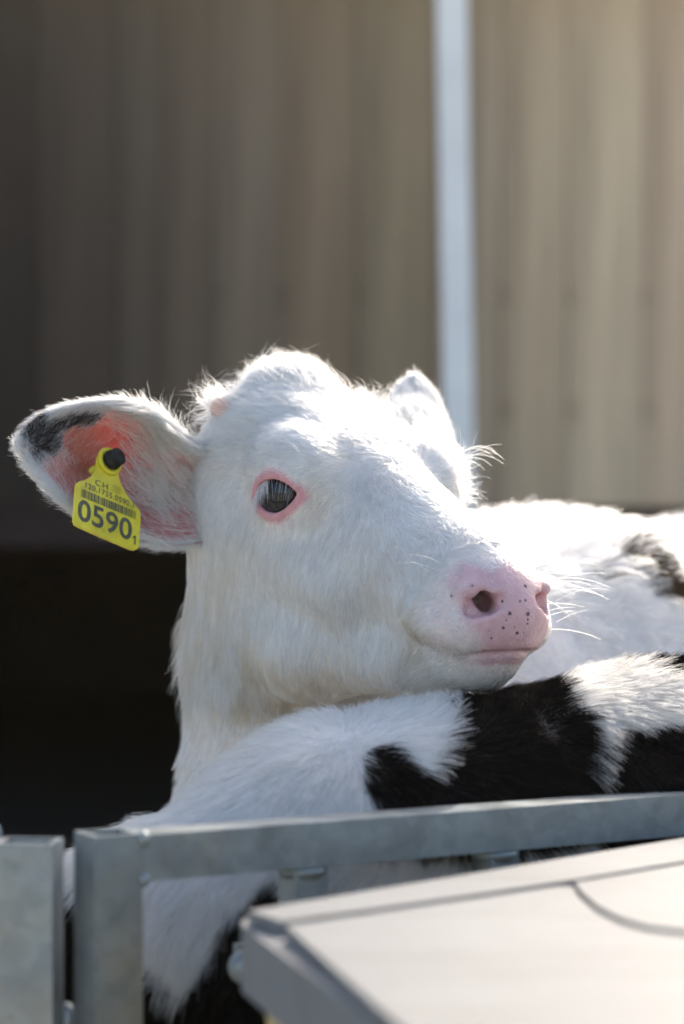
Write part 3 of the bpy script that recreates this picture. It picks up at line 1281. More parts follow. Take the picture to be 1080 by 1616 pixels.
# outline of each ear: (photo px, photo py, depth) along the upper and the lower rim, root to tip; cup depth along it
EAR_NEAR = ([(338, 715, .046), (294, 690, .036), (262, 664, .032), (232, 647, .030), (190, 634, .022), (140, 636, .016), (90, 647, .010), (56, 661, .004), (40, 680, 0.0), (35, 700, -.001)],
            [(342, 850, .040), (302, 858, .030), (262, 862, .022), (215, 852, .016), (165, 836, .006), (118, 806, .000), (78, 772, -.002), (52, 742, -.002), (39, 718, -.001), (35, 702, -.001)],
            [0.006, 0.020, 0.028, 0.025, 0.017, 0.007, 0.0], 'near')
EAR_FAR = ([(600, 740, .120), (606, 690, .135), (614, 652, .150), (622, 626, .165), (632, 609, .178), (650, 600, .185)],
           [(690, 745, .120), (712, 720, .140), (708, 692, .155), (700, 662, .168), (686, 628, .180), (668, 606, .184), (654, 600, .185)],
           [-0.012, -0.018, -0.018, -0.014, -0.008, 0.0], 'far')


def ear_mesh(upper, lower, cup, which):
    ns, nt_ = 54, 40
    s = np.linspace(0, 1, ns)
    U, Lo = curve_at(upper, s), curve_at(lower, s)
    cd = np.interp(s, np.linspace(0, 1, len(cup)), cup)
    t = 0.5 - 0.5 * np.cos(np.linspace(0, math.pi, nt_))
    G = U[:, None] * (1 - t)[None, :, None] + Lo[:, None] * t[None, :, None]
    prof = np.sin(math.pi * t) ** 0.75
    G[:, :, 2] += cd[:, None] * prof[None]
    # the rims bow outwards a little and the cup wrinkles
    sg = PXM * (D + G[:, :, 2]) / D
    Pn = np.stack([(G[:, :, 0] - 540) * sg, G[:, :, 2], CZ + (808 - G[:, :, 1]) * sg], -1)
    wr = 0.0012 * np.sin(s * 21)[:, None] * np.sin(t * 9)[None] * prof[None]
    Pn[:, :, 1] += wr
    du = np.gradient(Pn, axis=0)
    dv = np.gradient(Pn, axis=1)
    nr = np.cross(du, dv)
    nr = unit(nr)
    if nr[ns // 2, nt_ // 2, 1] > 0:
        nr = -nr
    th = 0.0042 * (np.sin(math.pi * t) ** 0.35)[None, :, None] * (1 - 0.55 * s)[:, None, None] + 0.0006
    B = Pn - nr * th
    V = np.concatenate([Pn.reshape(-1, 3), B.reshape(-1, 3)])
    idx = np.arange(ns * nt_).reshape(ns, nt_)
    q = np.stack([idx[:-1, :-1], idx[1:, :-1], idx[1:, 1:], idx[:-1, 1:]], -1).reshape(-1, 4)
    o = ns * nt_
    qs = [q, q[:, ::-1] + o]
    for j, fl in ((0, 1), (nt_ - 1, 0)):
        e = np.stack([idx[:-1, j], idx[1:, j], idx[1:, j] + o, idx[:-1, j] + o], 1)
        qs.append(e[:, ::-1] if fl == 0 else e)
    e = np.stack([idx[-1, :-1], idx[-1, 1:], idx[-1, 1:] + o, idx[-1, :-1] + o], 1)
    qs.append(e)
    Q = np.concatenate(qs)
    # consistent outward orientation of the front sheet
    f = q[len(q) // 2]
    if np.cross(V[f[1]] - V[f[0]], V[f[3]] - V[f[0]])[1] > 0:
        Q = Q[:, ::-1]
    S = np.tile(np.repeat(s, nt_), 2)
    T = np.tile(np.tile(t, ns), 2)
    side = np.repeat([0, 1], ns * nt_)
    px, py = to_px(V)
    col = np.tile(np.array([0.66, 0.36, 0.34]), (len(V), 1))
    if which == 'near':
        def blob(cx, cy, rx, ry):
            return np.exp(-(((px - cx) / rx) ** 2 + ((py - cy) / ry) ** 2))[:, None]
        b = np.clip(1.25 * blob(125, 690, 42, 34) + 1.0 * blob(128, 735, 30, 24), 0, 1)
        col = col * (1 - b) + np.array([0.30, 0.17, 0.12]) * b
        b = np.clip(blob(195, 700, 34, 50), 0, 1)  # backlit glow of the ear, painted into the skin as red
        col = col * (1 - b) + np.array([0.62, 0.13, 0.10]) * b
        b = np.clip(blob(215, 790, 40, 40) + blob(240, 740, 30, 50), 0, 1) * 0.75
        col = col * (1 - b) + np.array([0.42, 0.16, 0.17]) * b
        dk = ear_black(px, py, V)
        col[dk] = (0.05, 0.04, 0.045)
    col[side == 1] = SKINW
    if which == 'far':
        col[:] = SKINW
    return dict(V=V, Q=Q, S=S, T=T, side=side, col=col, which=which, ns=ns, nt=nt_)


def ear_black(px, py, P):
    nx = px + 5 * smooth_noise(P, 150, 61)
    ny = py + 5 * smooth_noise(P, 150, 62)
    return (in_poly(nx, ny, [(28, 672), (55, 655), (112, 646), (104, 690), (96, 722), (80, 728), (62, 738), (36, 715)])
            | in_poly(nx, ny, [(108, 644), (165, 640), (168, 654), (130, 668), (108, 674)]))


def ear_fur(e, parent, rng):
    V, Q, S, T, side = e['V'], e['Q'], e['S'], e['T'], e['side']
    near = e['which'] == 'near'
    nq = (e['ns'] - 1) * (e['nt'] - 1)
    Qf, Qk, Qr = Q[:nq], Q[nq:2 * nq], Q[2 * nq:]
    flip = np.dot(vnormals(V, Qf)[Qf[nq // 2][0]], [0, -1, 0])
    XS, CS = [], []
    G = V[:e['ns'] * e['nt']].reshape(e['ns'], e['nt'], 3)
    ds = unit(np.gradient(G, axis=0)).reshape(-1, 3)
    dt = unit(np.gradient(G, axis=1)).reshape(-1, 3)
    ds, dt = np.tile(ds, (2, 1)), np.tile(dt, (2, 1))

    def at(arr, t, bc):
        return (arr[t] * (bc[:, :, None] if arr.ndim > 1 else bc)).sum(1)

    def colour(P, front):
        c = np.tile(WHITE, (len(P), 1)) * rng.uniform(0.92, 1.03, (len(P), 1))
        if near and front:
            px, py = to_px(P)
            kb = ear_black(px, py, P)
            c[kb & (rng.random(len(P)) < 0.82)] = (0.018, 0.016, 0.018)
        return c

    # back of the ear
    n = int(16000 * FUR)
    P, NN, t, bc = tri_sample(V, Qk, np.ones(len(V)), n, rng)
    bk = -unit(NN) if np.dot(NN.mean(0), [0, 1, 0]) < 0 else NN
    if not near:
        P2, N2, t2, bc2 = tri_sample(V, Qf, np.ones(len(V)), n, rng)
        N2 = -N2 if N2[:, 1].mean() > 0 else N2
        d2 = at(ds, t2, bc2) + 0.3 * rng.normal(size=(n, 3))
        XS.append(grow(P2, N2, d2, rng.uniform(0.006, 0.014, n), np.full(n, 0.45), rng, 6, 0.5, 10))
        CS.append(colour(P2, False))
    d = at(ds, t, bc) + 0.25 * rng.normal(size=(n, 3))
    X = grow(P, bk, d, rng.uniform(0.007, 0.014, n), np.full(n, 0.4), rng, 6, 0.5, 10)
    XS.append(X)
    CS.append(colour(P, False))
    # rims: a fringe that stands out and towards the tip
    n = int(9000 * FUR)
    k = rng.integers(0, 2, n)
    si = rng.random(n) ** 0.8 * 0.99
    ii = np.clip((si * (e['ns'] - 1)).astype(int), 0, e['ns'] - 2)
    fr = si * (e['ns'] - 1) - ii
    jj = np.where(k == 0, 0, e['nt'] - 1)
    inn = np.where(k == 0, 3, e['nt'] - 4)
    P = G[ii, jj] * (1 - fr)[:, None] + G[ii + 1, jj] * fr[:, None]
    inner = G[ii, inn]
    out = unit(P - inner)
    al = unit(G[ii + 1, jj] - G[ii, jj])
    NNr = unit(out + 0.3 * rng.normal(size=(n, 3)))
    longer = np.where(k == 0, np.interp(si, [0, .25, .5, 1], [1.9, 2.2, 1.0, 0.9]), np.interp(si, [0, .3, 1], [1.3, 1.1, 1.0]))
    X = grow(P - out * 0.0015, NNr, al * 1.0 + 0.2 * rng.normal(size=(n, 3)), rng.uniform(0.005, 0.014, n) * longer, np.full(n, 0.75), rng, 6, 0.6, 9, 0.3)
    XS.append(X)
    CS.append(colour(P, True) if near else colour(P, False))
    if near:
        # inside: sparse fine hair, dense on the dark tip and the upper rim
        n = int(7000 * FUR)
        pxv, pyv = to_px(V)
        w = 0.018 + 1.2 * ear_black(pxv, pyv, V) + 0.6 * (T < 0.05) + 0.5 * (T > 0.93) * (S > 0.3) + 0.15 * sstep(S, 0.6, 0.85)
        P, NN, t, bc = tri_sample(V, Qf, w * (side == 0) + 1e-9, n, rng)
        ft = -NN if NN[:, 1].mean() > 0 else NN
        Tq = at(T, t, bc)
        Sq = at(S, t, bc)
        d = at(ds, t, bc) * 0.8 + at(dt, t, bc) * (np.where(Tq < 0.5, 0.5, -0.5))[:, None] + 0.2 * rng.normal(size=(n, 3))
        X = grow(P, ft, d, rng.uniform(0.005, 0.012, n), np.full(n, 0.35), rng, 6, 0.5, 8, 0.2)
        XS.append(X)
        CS.append(colour(P, True))
        # long wisps from the root and the upper rim that sweep over the red hollow
        n = int(1900 * FUR)
        w = (side == 0) * sstep(S, 0.05, 0.10) * (1 - sstep(S, 0.42 + 0.10 * (T < 0.2), 0.52 + 0.12 * (T < 0.2))) * (1 - 0.9 * sstep(T, 0.52, 0.78)) + 1e-9
        w = w * (0.25 + 1.0 * np.exp(-((S - 0.30) / 0.12) ** 2) + 0.4 * (T < 0.12))
        P, NN, t, bc = tri_sample(V, Qf, w, n, rng)
        ft = -NN if NN[:, 1].mean() > 0 else NN
        Tq, Sq = at(T, t, bc), at(S, t, bc)
        d = -at(ds, t, bc) * 0.9 + at(dt, t, bc) * np.interp(Tq, [0, 0.15, 0.4, 0.8, 1], [-0.5, 0.25, 0.55, 0.7, 0.7])[:, None]
        d += 0.22 * np.stack([smooth_noise(P, 110, 71 + k) for k in range(3)], 1)
        X = grow(P, ft, d, rng.uniform(0.014, 0.034, n), np.full(n, 0.55), rng, 6, 0.92, 26, 0.2, 0.1, 0.2)
        hair_object('long_ear_hair', parent, X, np.clip(np.array([0.90, 0.85, 0.75]) * rng.uniform(0.8, 1.05, (n, 1)), 0, 0.94), 0.00017, 0.2)
    hair_object('ear_fur', parent, np.concatenate(XS), np.clip(np.concatenate(CS), 0, 0.93), 0.00012, 0.25)


calf = build_white_calf()


# ------------------------------------------------------------------ black and white calf in front
FCHAIN = [(W(352, 1540, -0.215), 0.090), (W(560, 1462, -0.170), 0.109), (W(800, 1442, -0.125), 0.117), (W(1080, 1392, -0.070), 0.126),
          (W(1400, 1375, 0.0), 0.128), (W(1720, 1380, 0.06), 0.118), (W(1900, 1340, 0.09), 0.10)]


def front_field(p):
    p = p.astype(np.float32)
    d = None
    for (c0, r0), (c1, r1) in zip(FCHAIN, FCHAIN[1:]):
        e = cone(p, c0, c1, r0, r1)
        d = e if d is None else smin(d, e, 0.05)
    # spine and hook bones
    d = smin(d, ell(p, W(205, 1450, -0.20), (0.030, 0.036, 0.034)), 0.04)
    # tail
    d = smin(d, cone(p, W(200, 1410, -0.19), W(135, 1405, -0.19), 0.022, 0.015), 0.02)
    d = smin(d, cone(p, W(135, 1405, -0.19), W(150, 2100, -0.18), 0.014, 0.009), 0.01)
    # legs
    a, b = FCHAIN[0][0], FCHAIN[5][0]
    g = (Vector(b) - Vector(a))
    g.z = 0
    g.normalize()
    sd = Vector((-g.y, g.x, 0))
    for base, hind in ((Vector(a) + g * 0.03, 1), (Vector(b), 0)):
        for k in (-1, 1):
            q = base + sd * 0.058 * k
            if hind:
                kn = q + g * 0.06
                hk = q - g * 0.05
                d = smin(d, cone(p, (q.x, q.y, 0.47), (kn.x, kn.y, 0.36), 0.072, 0.048), 0.04)
                d = smin(d, cone(p, (kn.x, kn.y, 0.36), (hk.x, hk.y, 0.24), 0.046, 0.025), 0.02)
                d = smin(d, cone(p, (hk.x, hk.y, 0.24), (hk.x + 0.01, hk.y, 0.06), 0.024, 0.02), 0.01)
                d = smin(d, cone(p, (hk.x + 0.01, hk.y, 0.06), (hk.x + 0.03, hk.y + 0.01, 0.028), 0.021, 0.027), 0.01)
            else:
                d = smin(d, cone(p, (q.x, q.y, 0.5), (q.x, q.y, 0.27), 0.06, 0.029), 0.04)
                d = smin(d, cone(p, (q.x, q.y, 0.27), (q.x, q.y, 0.06), 0.026, 0.02), 0.01)
                d = smin(d, cone(p, (q.x, q.y, 0.06), (q.x + 0.02, q.y + 0.01, 0.028), 0.021, 0.027), 0.01)
    # neck and head, outside the picture
    n0 = Vector(FCHAIN[-1][0])
    n1 = n0 + g * 0.20 + Vector((0, 0, 0.06))
    d = smin(d, cone(p, n0, n1, 0.095, 0.07), 0.05)
    d = smin(d, cone(p, n1, n1 + g * 0.13 + Vector((0, 0, -0.05)), 0.068, 0.05), 0.03)
    m1 = n1 + g * 0.13 + Vector((0, 0, -0.05))
    d = smin(d, cone(p, m1, m1 + g * 0.09 + Vector((0, 0, -0.04)), 0.05, 0.036), 0.02)
    for k in (-1, 1):
        e0 = n1 + sd * 0.055 * k + Vector((0, 0, 0.03))
        d = smin(d, cone(p, e0, e0 + sd * 0.09 * k - g * 0.02, 0.022, 0.012), 0.01)
    return d


BLACK_PATCHES = [
    [(700, 1040), (722, 1085), (716, 1150), (704, 1190), (692, 1230), (668, 1208), (640, 1188), (606, 1170), (583, 1182), (580, 1230), (592, 1290), (598, 1345),
     (700, 1352), (760, 1365), (860, 1340), (952, 1300), (950, 1250), (938, 1200), (940, 1148), (898, 1132), (886, 1094), (862, 1068), (840, 1040)],
    [(945, 1300), (950, 1205), (975, 1172), (1005, 1164), (1035, 1150), (1080, 1138), (1250, 1120), (1250, 1420), (960, 1420)],
    [(950, 1020), (1010, 1000), (1080, 980), (1250, 955), (1250, 1070), (1085, 1072), (1040, 1068), (1000, 1074), (968, 1066)],
    [(455, 1385), (400, 1425), (362, 1458), (338, 1510), (318, 1545), (288, 1575), (262, 1545), (225, 1530), (205, 1480), (180, 1415), (60, 1395), (60, 1900),
     (1100, 1900), (1100, 1500), (760, 1440), (560, 1440)],
]


def front_black(P):
    px, py = to_px(P)
    nx = px + 5 * smooth_noise(P, 60, 81) + 3 * smooth_noise(P, 260, 82)
    ny = py + 5 * smooth_noise(P, 60, 83) + 3 * smooth_noise(P, 260, 84)
    b = np.zeros(len(P), bool)
    for poly in BLACK_PATCHES:
        b |= in_poly(nx, ny, poly)
    far = px > 1240
    b[far] = smooth_noise(P[far], 11, 85) > 0.1
    return b


def build_front_calf():
    rng = np.random.default_rng(33)
    V, Q = mesh_field(front_field, (-0.24, -0.36, -0.002), (1.16, 0.42, 0.86), 0.0065, 3)
    base = np.array([0.2, -0.1, 0.0])
    me = bpy.data.meshes.new('calf')
    me.from_pydata((V - base).tolist(), [], Q.tolist())
    me.update()
    me.polygons.foreach_set('use_smooth', [True] * len(me.polygons))
    bk = front_black(V)
    col = np.tile(SKINW * 0.95, (len(V), 1))
    col[bk] = (0.012, 0.010, 0.010)
    ca = me.attributes.new('col', 'FLOAT_COLOR', 'POINT')
    c4 = np.ones((len(V), 4), np.float32)
    c4[:, :3] = col
    ca.data.foreach_set('color', c4.ravel())
    me.materials.append(skin_material())
    o = bpy.data.objects.new('calf', me)
    o.location = base
    o['label'] = 'black and white patched calf seen from behind the gate, only its back showing'
    o['category'] = 'calf'
    o['group'] = 'calves in the pen'
    link(o)
    n = int(260000 * FUR)
    VN = vnormals(V, Q)
    vpx, vpy = to_px(V)
    vis = (vpx > -60) & (vpx < 1240) & (V[:, 2] > 0.36)
    w = 0.06 + 0.94 * vis * (0.35 + 0.65 * (VN[:, 1] < 0.35))
    w = np.maximum(w, 0.4 * ((vpx >= 1240) & (vpx < 1900) & (V[:, 2] > 0.45)))
    P, NN, t, bc = tri_sample(V, Q, w, n, rng)
    px, py = to_px(P)
    wh = np.array(W(552, 1160, -0.245))
    # put the whorl on the surface
    j = np.argmin(((px - 552) / 300) ** 2 + ((py - 1160) / 300) ** 2 + np.where(NN[:, 1] < 0, 0, 9))
    wh = P[j]
    rad = P - wh
    rl = np.linalg.norm(rad, axis=1)
    wr = np.exp(-(rl / 0.085) ** 2)
    flow = np.tile(np.array([-0.35, -0.1, -0.75]), (n, 1))
    flow[:, 0] += 0.8 * sstep(px, 600, 900)
    d = flow * (1 - wr[:, None]) + unit(rad) * wr[:, None] * 1.1
    d += 0.18 * np.stack([smooth_noise(P, 38, 91 + k) for k in range(3)], 1) + 0.12 * np.stack([smooth_noise(P, 130, 95 + k) for k in range(3)], 1)
    bk = front_black(P + 0.004 * unit(d))
    col = np.tile(WHITE * 0.93, (n, 1)) * rng.uniform(0.88, 1.03, (n, 1))
    st = np.clip(0.25 * smooth_noise(P, 25, 99), 0, 0.3)[:, None]
    col = col * (1 - st) + CREAM * st
    col[bk] = BLACK * rng.uniform(0.6, 1.5, (bk.sum(), 1))
    tip = bk & (rng.random(n) < 0.06)
    col[tip] = (0.05, 0.03, 0.02)
    L = rng.uniform(0.014, 0.026, n) * np.where(bk, 0.8, 1.0)
    L *= 0.5 + 0.5 * sstep(rl, 0.004, 0.03)
    lift = np.full(n, 0.33) + 0.35 * sstep(NN[:, 2], 0.75, 0.97)
    X = grow(P, NN, d, L, lift, rng, 5, 0.6, 16, 0.16)
    hair_object('white_fur', o, X[~bk], np.clip(col[~bk], 0, 0.9), 0.00013, 0.25)
    hair_object('black_fur', o, X[bk], col[bk], 0.00013, 0.25, M_FURB)
    return o


front_calf = build_front_calf()


# ------------------------------------------------------------------ ear tag
def build_tag():
    a = np.array([40.7, 34.0, -18.5])
    b = np.array([0.0, 14.0, 26.0])
    ua, ub = a / np.linalg.norm(a), b / np.linalg.norm(b)
    nrm = np.cross(ua, ub)
    if nrm[1] > 0:
        nrm = -nrm
    yt = -0.010
    o = np.array(W(118, 765, yt))
    kx = np.linalg.norm(a) / 97.0
    kv = np.linalg.norm(b) / 62.0
    sc_d = (D + yt) / D

    def L(px, py):
        u = px - 118
        v = 765 + 44.0 / 97 * u - py
        return u * kx * 1e-3 * sc_d, v * kv * 1e-3 * sc_d

    def at(x, y, h=0.0):
        return Vector(o + ua * x + ub * y + nrm * h)
    tag = empty('ear_tag', at(*L(167, 727)), 'yellow plastic ear tag with printed numbers and barcode in the white calf ear', 'ear tag')
    m_y, nt, bs, out = mat('yellow_plastic')
    n = noise(nt, 220, 6, 0.7)
    n2 = noise(nt, 45, 4, 0.6)
    c = ramp(nt, n2.outputs[0], [(0.35, (0.62, 0.50, 0.02)), (0.6, (0.80, 0.68, 0.03))])
    dirt = ramp(nt, n.outputs[0], [(0.60, (0, 0, 0)), (0.74, (0.55, 0.55, 0.55))])
    nt.links.new(mixc(nt, dirt, c, (0.30, 0.22, 0.03)), bs.inputs['Base Color'])
    bs.inputs['Roughness'].default_value = 0.42
    bs.inputs['Subsurface Weight'].default_value = 0.15
    bs.inputs['Subsurface Radius'].default_value = (1, 0.8, 0.1)
    bs.inputs['Subsurface Scale'].default_value = 0.001
    m_ink = simple('grey_print', (0.085, 0.085, 0.055), 0.6, 0, 300, 0.3)
    m_faint = simple('faint_print', (0.45, 0.38, 0.04), 0.6)
    m_blk = simple('black_plastic', (0.006, 0.006, 0.006), 0.75, 0, 200, 0.3, 0.1)
    out_px = [(119, 768), (120, 763), (124, 760), (133, 757), (141, 751), (146, 743), (147.5, 735), (147, 727), (148, 719), (152, 713.5), (158, 711.5), (165, 713),
              (172, 718), (177, 726), (179, 736), (179.5, 748), (181, 757), (185, 767), (190, 776), (197, 787), (206, 798), (212, 805), (214.3, 811), (214.8, 830),
              (214.6, 861), (213, 867), (208, 869.5), (202, 868), (160, 848.5), (128, 833), (121, 828.5), (118.5, 822)]
    poly = [at(*L(*p), -0.0008) for p in out_px]
    bm = prism_bm(poly, Vector(nrm * 0.0016))
    bm_obj('plate', bm, m_y, tag, bevel=0.0004, seg=2)
    # raised ring round the stud
    cx, cy = L(164.5, 728)
    ring = lathe_bm(at(cx, cy, 0.0008), Vector(nrm), [(0, 0.0100), (0.0016, 0.0098), (0.0022, 0.0090), (0.0022, 0.0072), (0.0012, 0.0066)], 32)
    bm_obj('collar', ring, m_y, tag, smooth=True)
    ax = Vector(nrm) * 0.86 + Vector((0.36, 0, 0.22))
    st = lathe_bm(at(cx, cy, 0.0012), ax, [(0, 0.0060), (0.002, 0.0070), (0.005, 0.0066), (0.0058, 0.0060), (0.0065, 0.0062), (0.0085, 0.0062), (0.0095, 0.0056), (0.0100, 0.0035)], 32)
    bm_obj('stud', st, m_blk, tag, smooth=True)
    # pin and back button behind the ear
    pin = lathe_bm(at(cx, cy, -0.0008), -Vector(nrm), [(0, 0.003), (0.024, 0.003), (0.0245, 0.009), (0.0262, 0.0095), (0.027, 0.007)], 24)
    bm_obj('back_button', pin, m_y, tag, smooth=True)

    def text(name, body, x0, x1, v0, v1, m, spacing=1.0, weight=0.0):
        cu = bpy.data.curves.new(name, 'FONT')
        cu.body = body
        cu.space_character = spacing
        cu.offset = weight
        cu.resolution_u = 6
        to = bpy.data.objects.new(name, cu)
        COL.objects.link(to)
        dg = bpy.context.evaluated_depsgraph_get()
        me = bpy.data.meshes.new_from_object(to.evaluated_get(dg))
        bpy.data.objects.remove(to)
        co = np.array([v.co[:] for v in me.vertices])
        mn, mx = co.min(0), co.max(0)
        xs = (co[:, 0] - mn[0]) / (mx[0] - mn[0]) * (x1 - x0) + x0
        ys = (co[:, 1] - mn[1]) / (mx[1] - mn[1]) * (v1 - v0) + v0
        for v, x, y in zip(me.vertices, xs, ys):
            v.co = at(x, y, 0.00105)
        me.materials.append(m)
        ob = bpy.data.objects.new(name, me)
        link(ob, tag)
        ob.matrix_parent_inverse = Matrix.Translation(tag.location).inverted()
        return ob

    def span(px0, px1, v_top, v_bot):
        k = 1e-3 * sc_d
        return (px0 - 118) * kx * k, (px1 - 118) * kx * k, v_bot * kv * k, v_top * kv * k
    text('printed_country', 'CH', *span(146, 164.5, 21.5, 12.5), m_ink, 1.15, 0.004)
    text('printed_serial', '120.1755.0590.1', *span(132.5, 203.5, 10.2, 1.2), m_ink, 1.08, 0.012)
    text('printed_number', '0590', *span(123.5, 202.5, -19, -53), m_ink, 1.02, 0.018)
    bm = bmesh.new()
    x0, x1, y0, y1 = span(203.6, 209.4, -41, -55.5)
    dx, dy = x1 - x0, y1 - y0
    one = [(0.52, 0), (0.88, 0), (0.88, 1), (0.60, 1), (0.08, 0.74), (0.08, 0.58), (0.52, 0.76)]
    bm.faces.new([bm.verts.new(at(x0 + u * dx, y0 + v * dy, 0.00105)) for u, v in one])
    bm_obj('printed_digit', bm, m_ink, tag)
    # barcode
    bm = bmesh.new()
    x0, x1, y0, y1 = span(127.5, 207, -2.6, -15.4)
    rnd = random.Random(3)
    x = x0
    while x < x1:
        w = rnd.choice((0.4, 0.4, 0.8, 1.2)) * 1e-3
        w = min(w, x1 - x)
        vs = [bm.verts.new(at(*p, 0.00105)) for p in ((x, y0), (x + w, y0), (x + w, y1), (x, y1))]
        bm.faces.new(vs)
        x += w + rnd.choice((0.35, 0.4, 0.7)) * 1e-3
    bm_obj('barcode', bm, m_ink, tag)
    # small faint printed emblem: a scribbled cloud of strokes
    bm = bmesh.new()
    rnd = random.Random(9)
    k = 1e-3 * sc_d
    for row, (vx, n_, amp) in enumerate(((24, 7, 2.2), (20, 8, 1.6), (16, 8, 2.0))):
        prev = None
        for i in range(n_ * 3):
            xx = ((170 + 14.0 * i / (n_ * 3)) - 118) * kx * k
            yy = (vx - 1.0 + amp * math.sin(i * 2.1 + row * 1.3) * 0.8) * kv * k
            cur = (xx, yy)
            if prev:
                dx, dy = cur[0] - prev[0], cur[1] - prev[1]
                ln = math.hypot(dx, dy) + 1e-9
                ox, oy = -dy / ln * 0.00014, dx / ln * 0.00014
                bm.faces.new([bm.verts.new(at(*p, 0.00105)) for p in ((prev[0] - ox, prev[1] - oy), (cur[0] - ox, cur[1] - oy), (cur[0] + ox, cur[1] + oy), (prev[0] + ox, prev[1] + oy))])
            prev = cur
    bm_obj('printed_emblem', bm, m_faint, tag)


build_tag()


# ------------------------------------------------------------------ gates
RAIL_Z = CZ - 0.162


def build_gate():
    p0 = Wz(228, 1312, RAIL_Z)
    p1 = Wz(1080, 1249, RAIL_Z)
    g = (p1 - p0)
    g.z = 0
    g.normalize()
    nrm = Vector((g.y, -g.x, 0))               # towards the camera
    tw, thh = 0.026, 0.0235
    post_c = p0 - g * 0.020 + nrm * 0.0
    gate = empty('metal_gate', Vector((post_c.x, post_c.y, 0)), 'galvanised square tube gate across the front of the patched calf', 'gate', 'pen gates')
    top = RAIL_Z + 0.001
    bm_obj('post', tube_bm((post_c.x, post_c.y, 0.03), (post_c.x, post_c.y, top), 0.026, 0.026, 0.003, up=g), M_GALV, gate, bevel=0.0018)
    rc = p0 - g * 0.0068 - Vector((0, 0, thh / 2)) 
    end = rc + g * 1.25
    bm_obj('rail', tube_bm(rc, end, tw, thh, 0.0025), M_GALV, gate, bevel=0.0016)
    low = Vector((rc.x, rc.y, 0.16))
    bm_obj('rail', tube_bm(low, low + g * 1.25, tw, thh, 0.0025), M_GALV, gate, bevel=0.0016)
    far = Vector((end.x, end.y, 0)) + g * 0.014
    bm_obj('post', tube_bm((far.x, far.y, 0.03), (far.x, far.y, top), 0.028, 0.028, 0.003, up=g), M_GALV, gate, bevel=0.0018)
    # weld beads at the corner
    for z in (RAIL_Z - 0.002, RAIL_Z - thh + 0.001):
        c = p0 - g * 0.0065 + nrm * 0.0125
        bm_obj('weld', lathe_bm((c.x, c.y, z - 0.004), Vector((0, 0, 1)), [(0, 0.001), (0.002, 0.003), (0.006, 0.003), (0.008, 0.001)], 10), M_GALV, gate, smooth=True)
    # upright bars under the rail
    for px in (472, 776, 1075, 1330, 1560):
        q = Wz(px, 1310 - (px - 228) * 0.073, RAIL_Z)
        t = (q - p0).dot(g)
        c = p0 + g * t
        zt = RAIL_Z - thh - 0.0005
        bm_obj('upright_bar', tube_bm((c.x, c.y, 0.172), (c.x, c.y, zt), 0.019, 0.019, 0.002, up=g), M_GALV, gate, bevel=0.0014)
        bm_obj('weld', lathe_bm((c.x, c.y, zt - 0.006), Vector((0, 0, 1)), [(0, 0.0115), (0.003, 0.0135), (0.0055, 0.014)], 12), M_GALV, gate, smooth=True)
    # round eye bolt seen beside the lid corner
    c = Wz(472, 1310 - (472 - 228) * 0.073, RAIL_Z)
    b = W(383, 1528, c.y - 0.028)
    bm_obj('bolt', lathe_bm(b + Vector((0, 0.02, 0)), Vector((0.1, -1, 0)), [(0, 0.004), (0.012, 0.004), (0.0125, 0.0085), (0.016, 0.0095), (0.021, 0.0085), (0.024, 0.005)], 20), M_GALV, gate, smooth=True)
    brk = box_bm(b + g * 0.035 + Vector((0, 0.022, 0)), (0.04, 0.003, 0.009), g)
    bm_obj('bolt_strap', brk, M_GALV, gate, bevel=0.001)

    # neighbouring panel at the left edge
    y2 = -0.385
    c = W(46, 1345, y2)
    top2 = c.z + 0.006
    h = Vector((0.97, -0.10, 0)).normalized()
    gate2 = empty('metal_gate', Vector((c.x, c.y, 0)), 'galvanised gate panel end post at the left edge', 'gate', 'pen gates')
    bm_obj('post', tube_bm((c.x, c.y, 0.03), (c.x, c.y, top2), 0.0255, 0.03, 0.003, up=h), M_GALV, gate2, bevel=0.0018)
    hl = Vector((-0.80, 0.6, 0)).normalized()
    st = Vector((c.x, c.y, top2)) + hl * 0.018 + Vector((0, 0.0, -0.017))
    st2 = st + Vector((0.0, -0.004, 0))
    bm_obj('rail', tube_bm(st2, st2 + hl * 0.8, 0.026, 0.030, 0.003), M_GALV, gate2, bevel=0.0016)
    lo2 = Vector((st2.x, st2.y, 0.16))
    bm_obj('rail', tube_bm(lo2, lo2 + hl * 0.8, 0.026, 0.030, 0.003), M_GALV, gate2, bevel=0.0016)
    ex = lo2 + hl * 0.81
    bm_obj('post', tube_bm((ex.x, ex.y, 0.03), (ex.x, ex.y, top2), 0.028, 0.028, 0.003, up=hl), M_GALV, gate2, bevel=0.0018)
    k = st2 + hl * 0.30
    bm_obj('upright_bar', tube_bm((k.x, k.y, 0.176), (k.x, k.y, st2.z - 0.0155), 0.02, 0.02, 0.002, up=hl), M_GALV, gate2, bevel=0.0014)
    # round pipe end behind
    pc = W(4, 1318, -0.30)
    bm_obj('pipe_end', lathe_bm(pc + Vector((-0.10, 0.05, 0)), Vector((1, -0.5, 0)), [(0, 0.0085), (0.100, 0.0085), (0.106, 0.0075), (0.109, 0.0045)], 20), M_GALV, gate2, smooth=True)
    # latch pin between the posts
    lp = W(106, 1612, -0.375)
    bm_obj('latch_pin', lathe_bm(lp + Vector((0, 0, -0.05)), Vector((0, 0, 1)), [(0, 0.0055), (0.050, 0.0055), (0.056, 0.0048), (0.0595, 0.002)], 18), M_GALV, gate2, smooth=True)
    bm_obj('latch_plate', box_bm(lp + Vector((-0.006, 0.002, -0.062)), (0.02, 0.008, 0.012)), M_GALV, gate2, bevel=0.001)
    return g


GATE_DIR = build_gate()


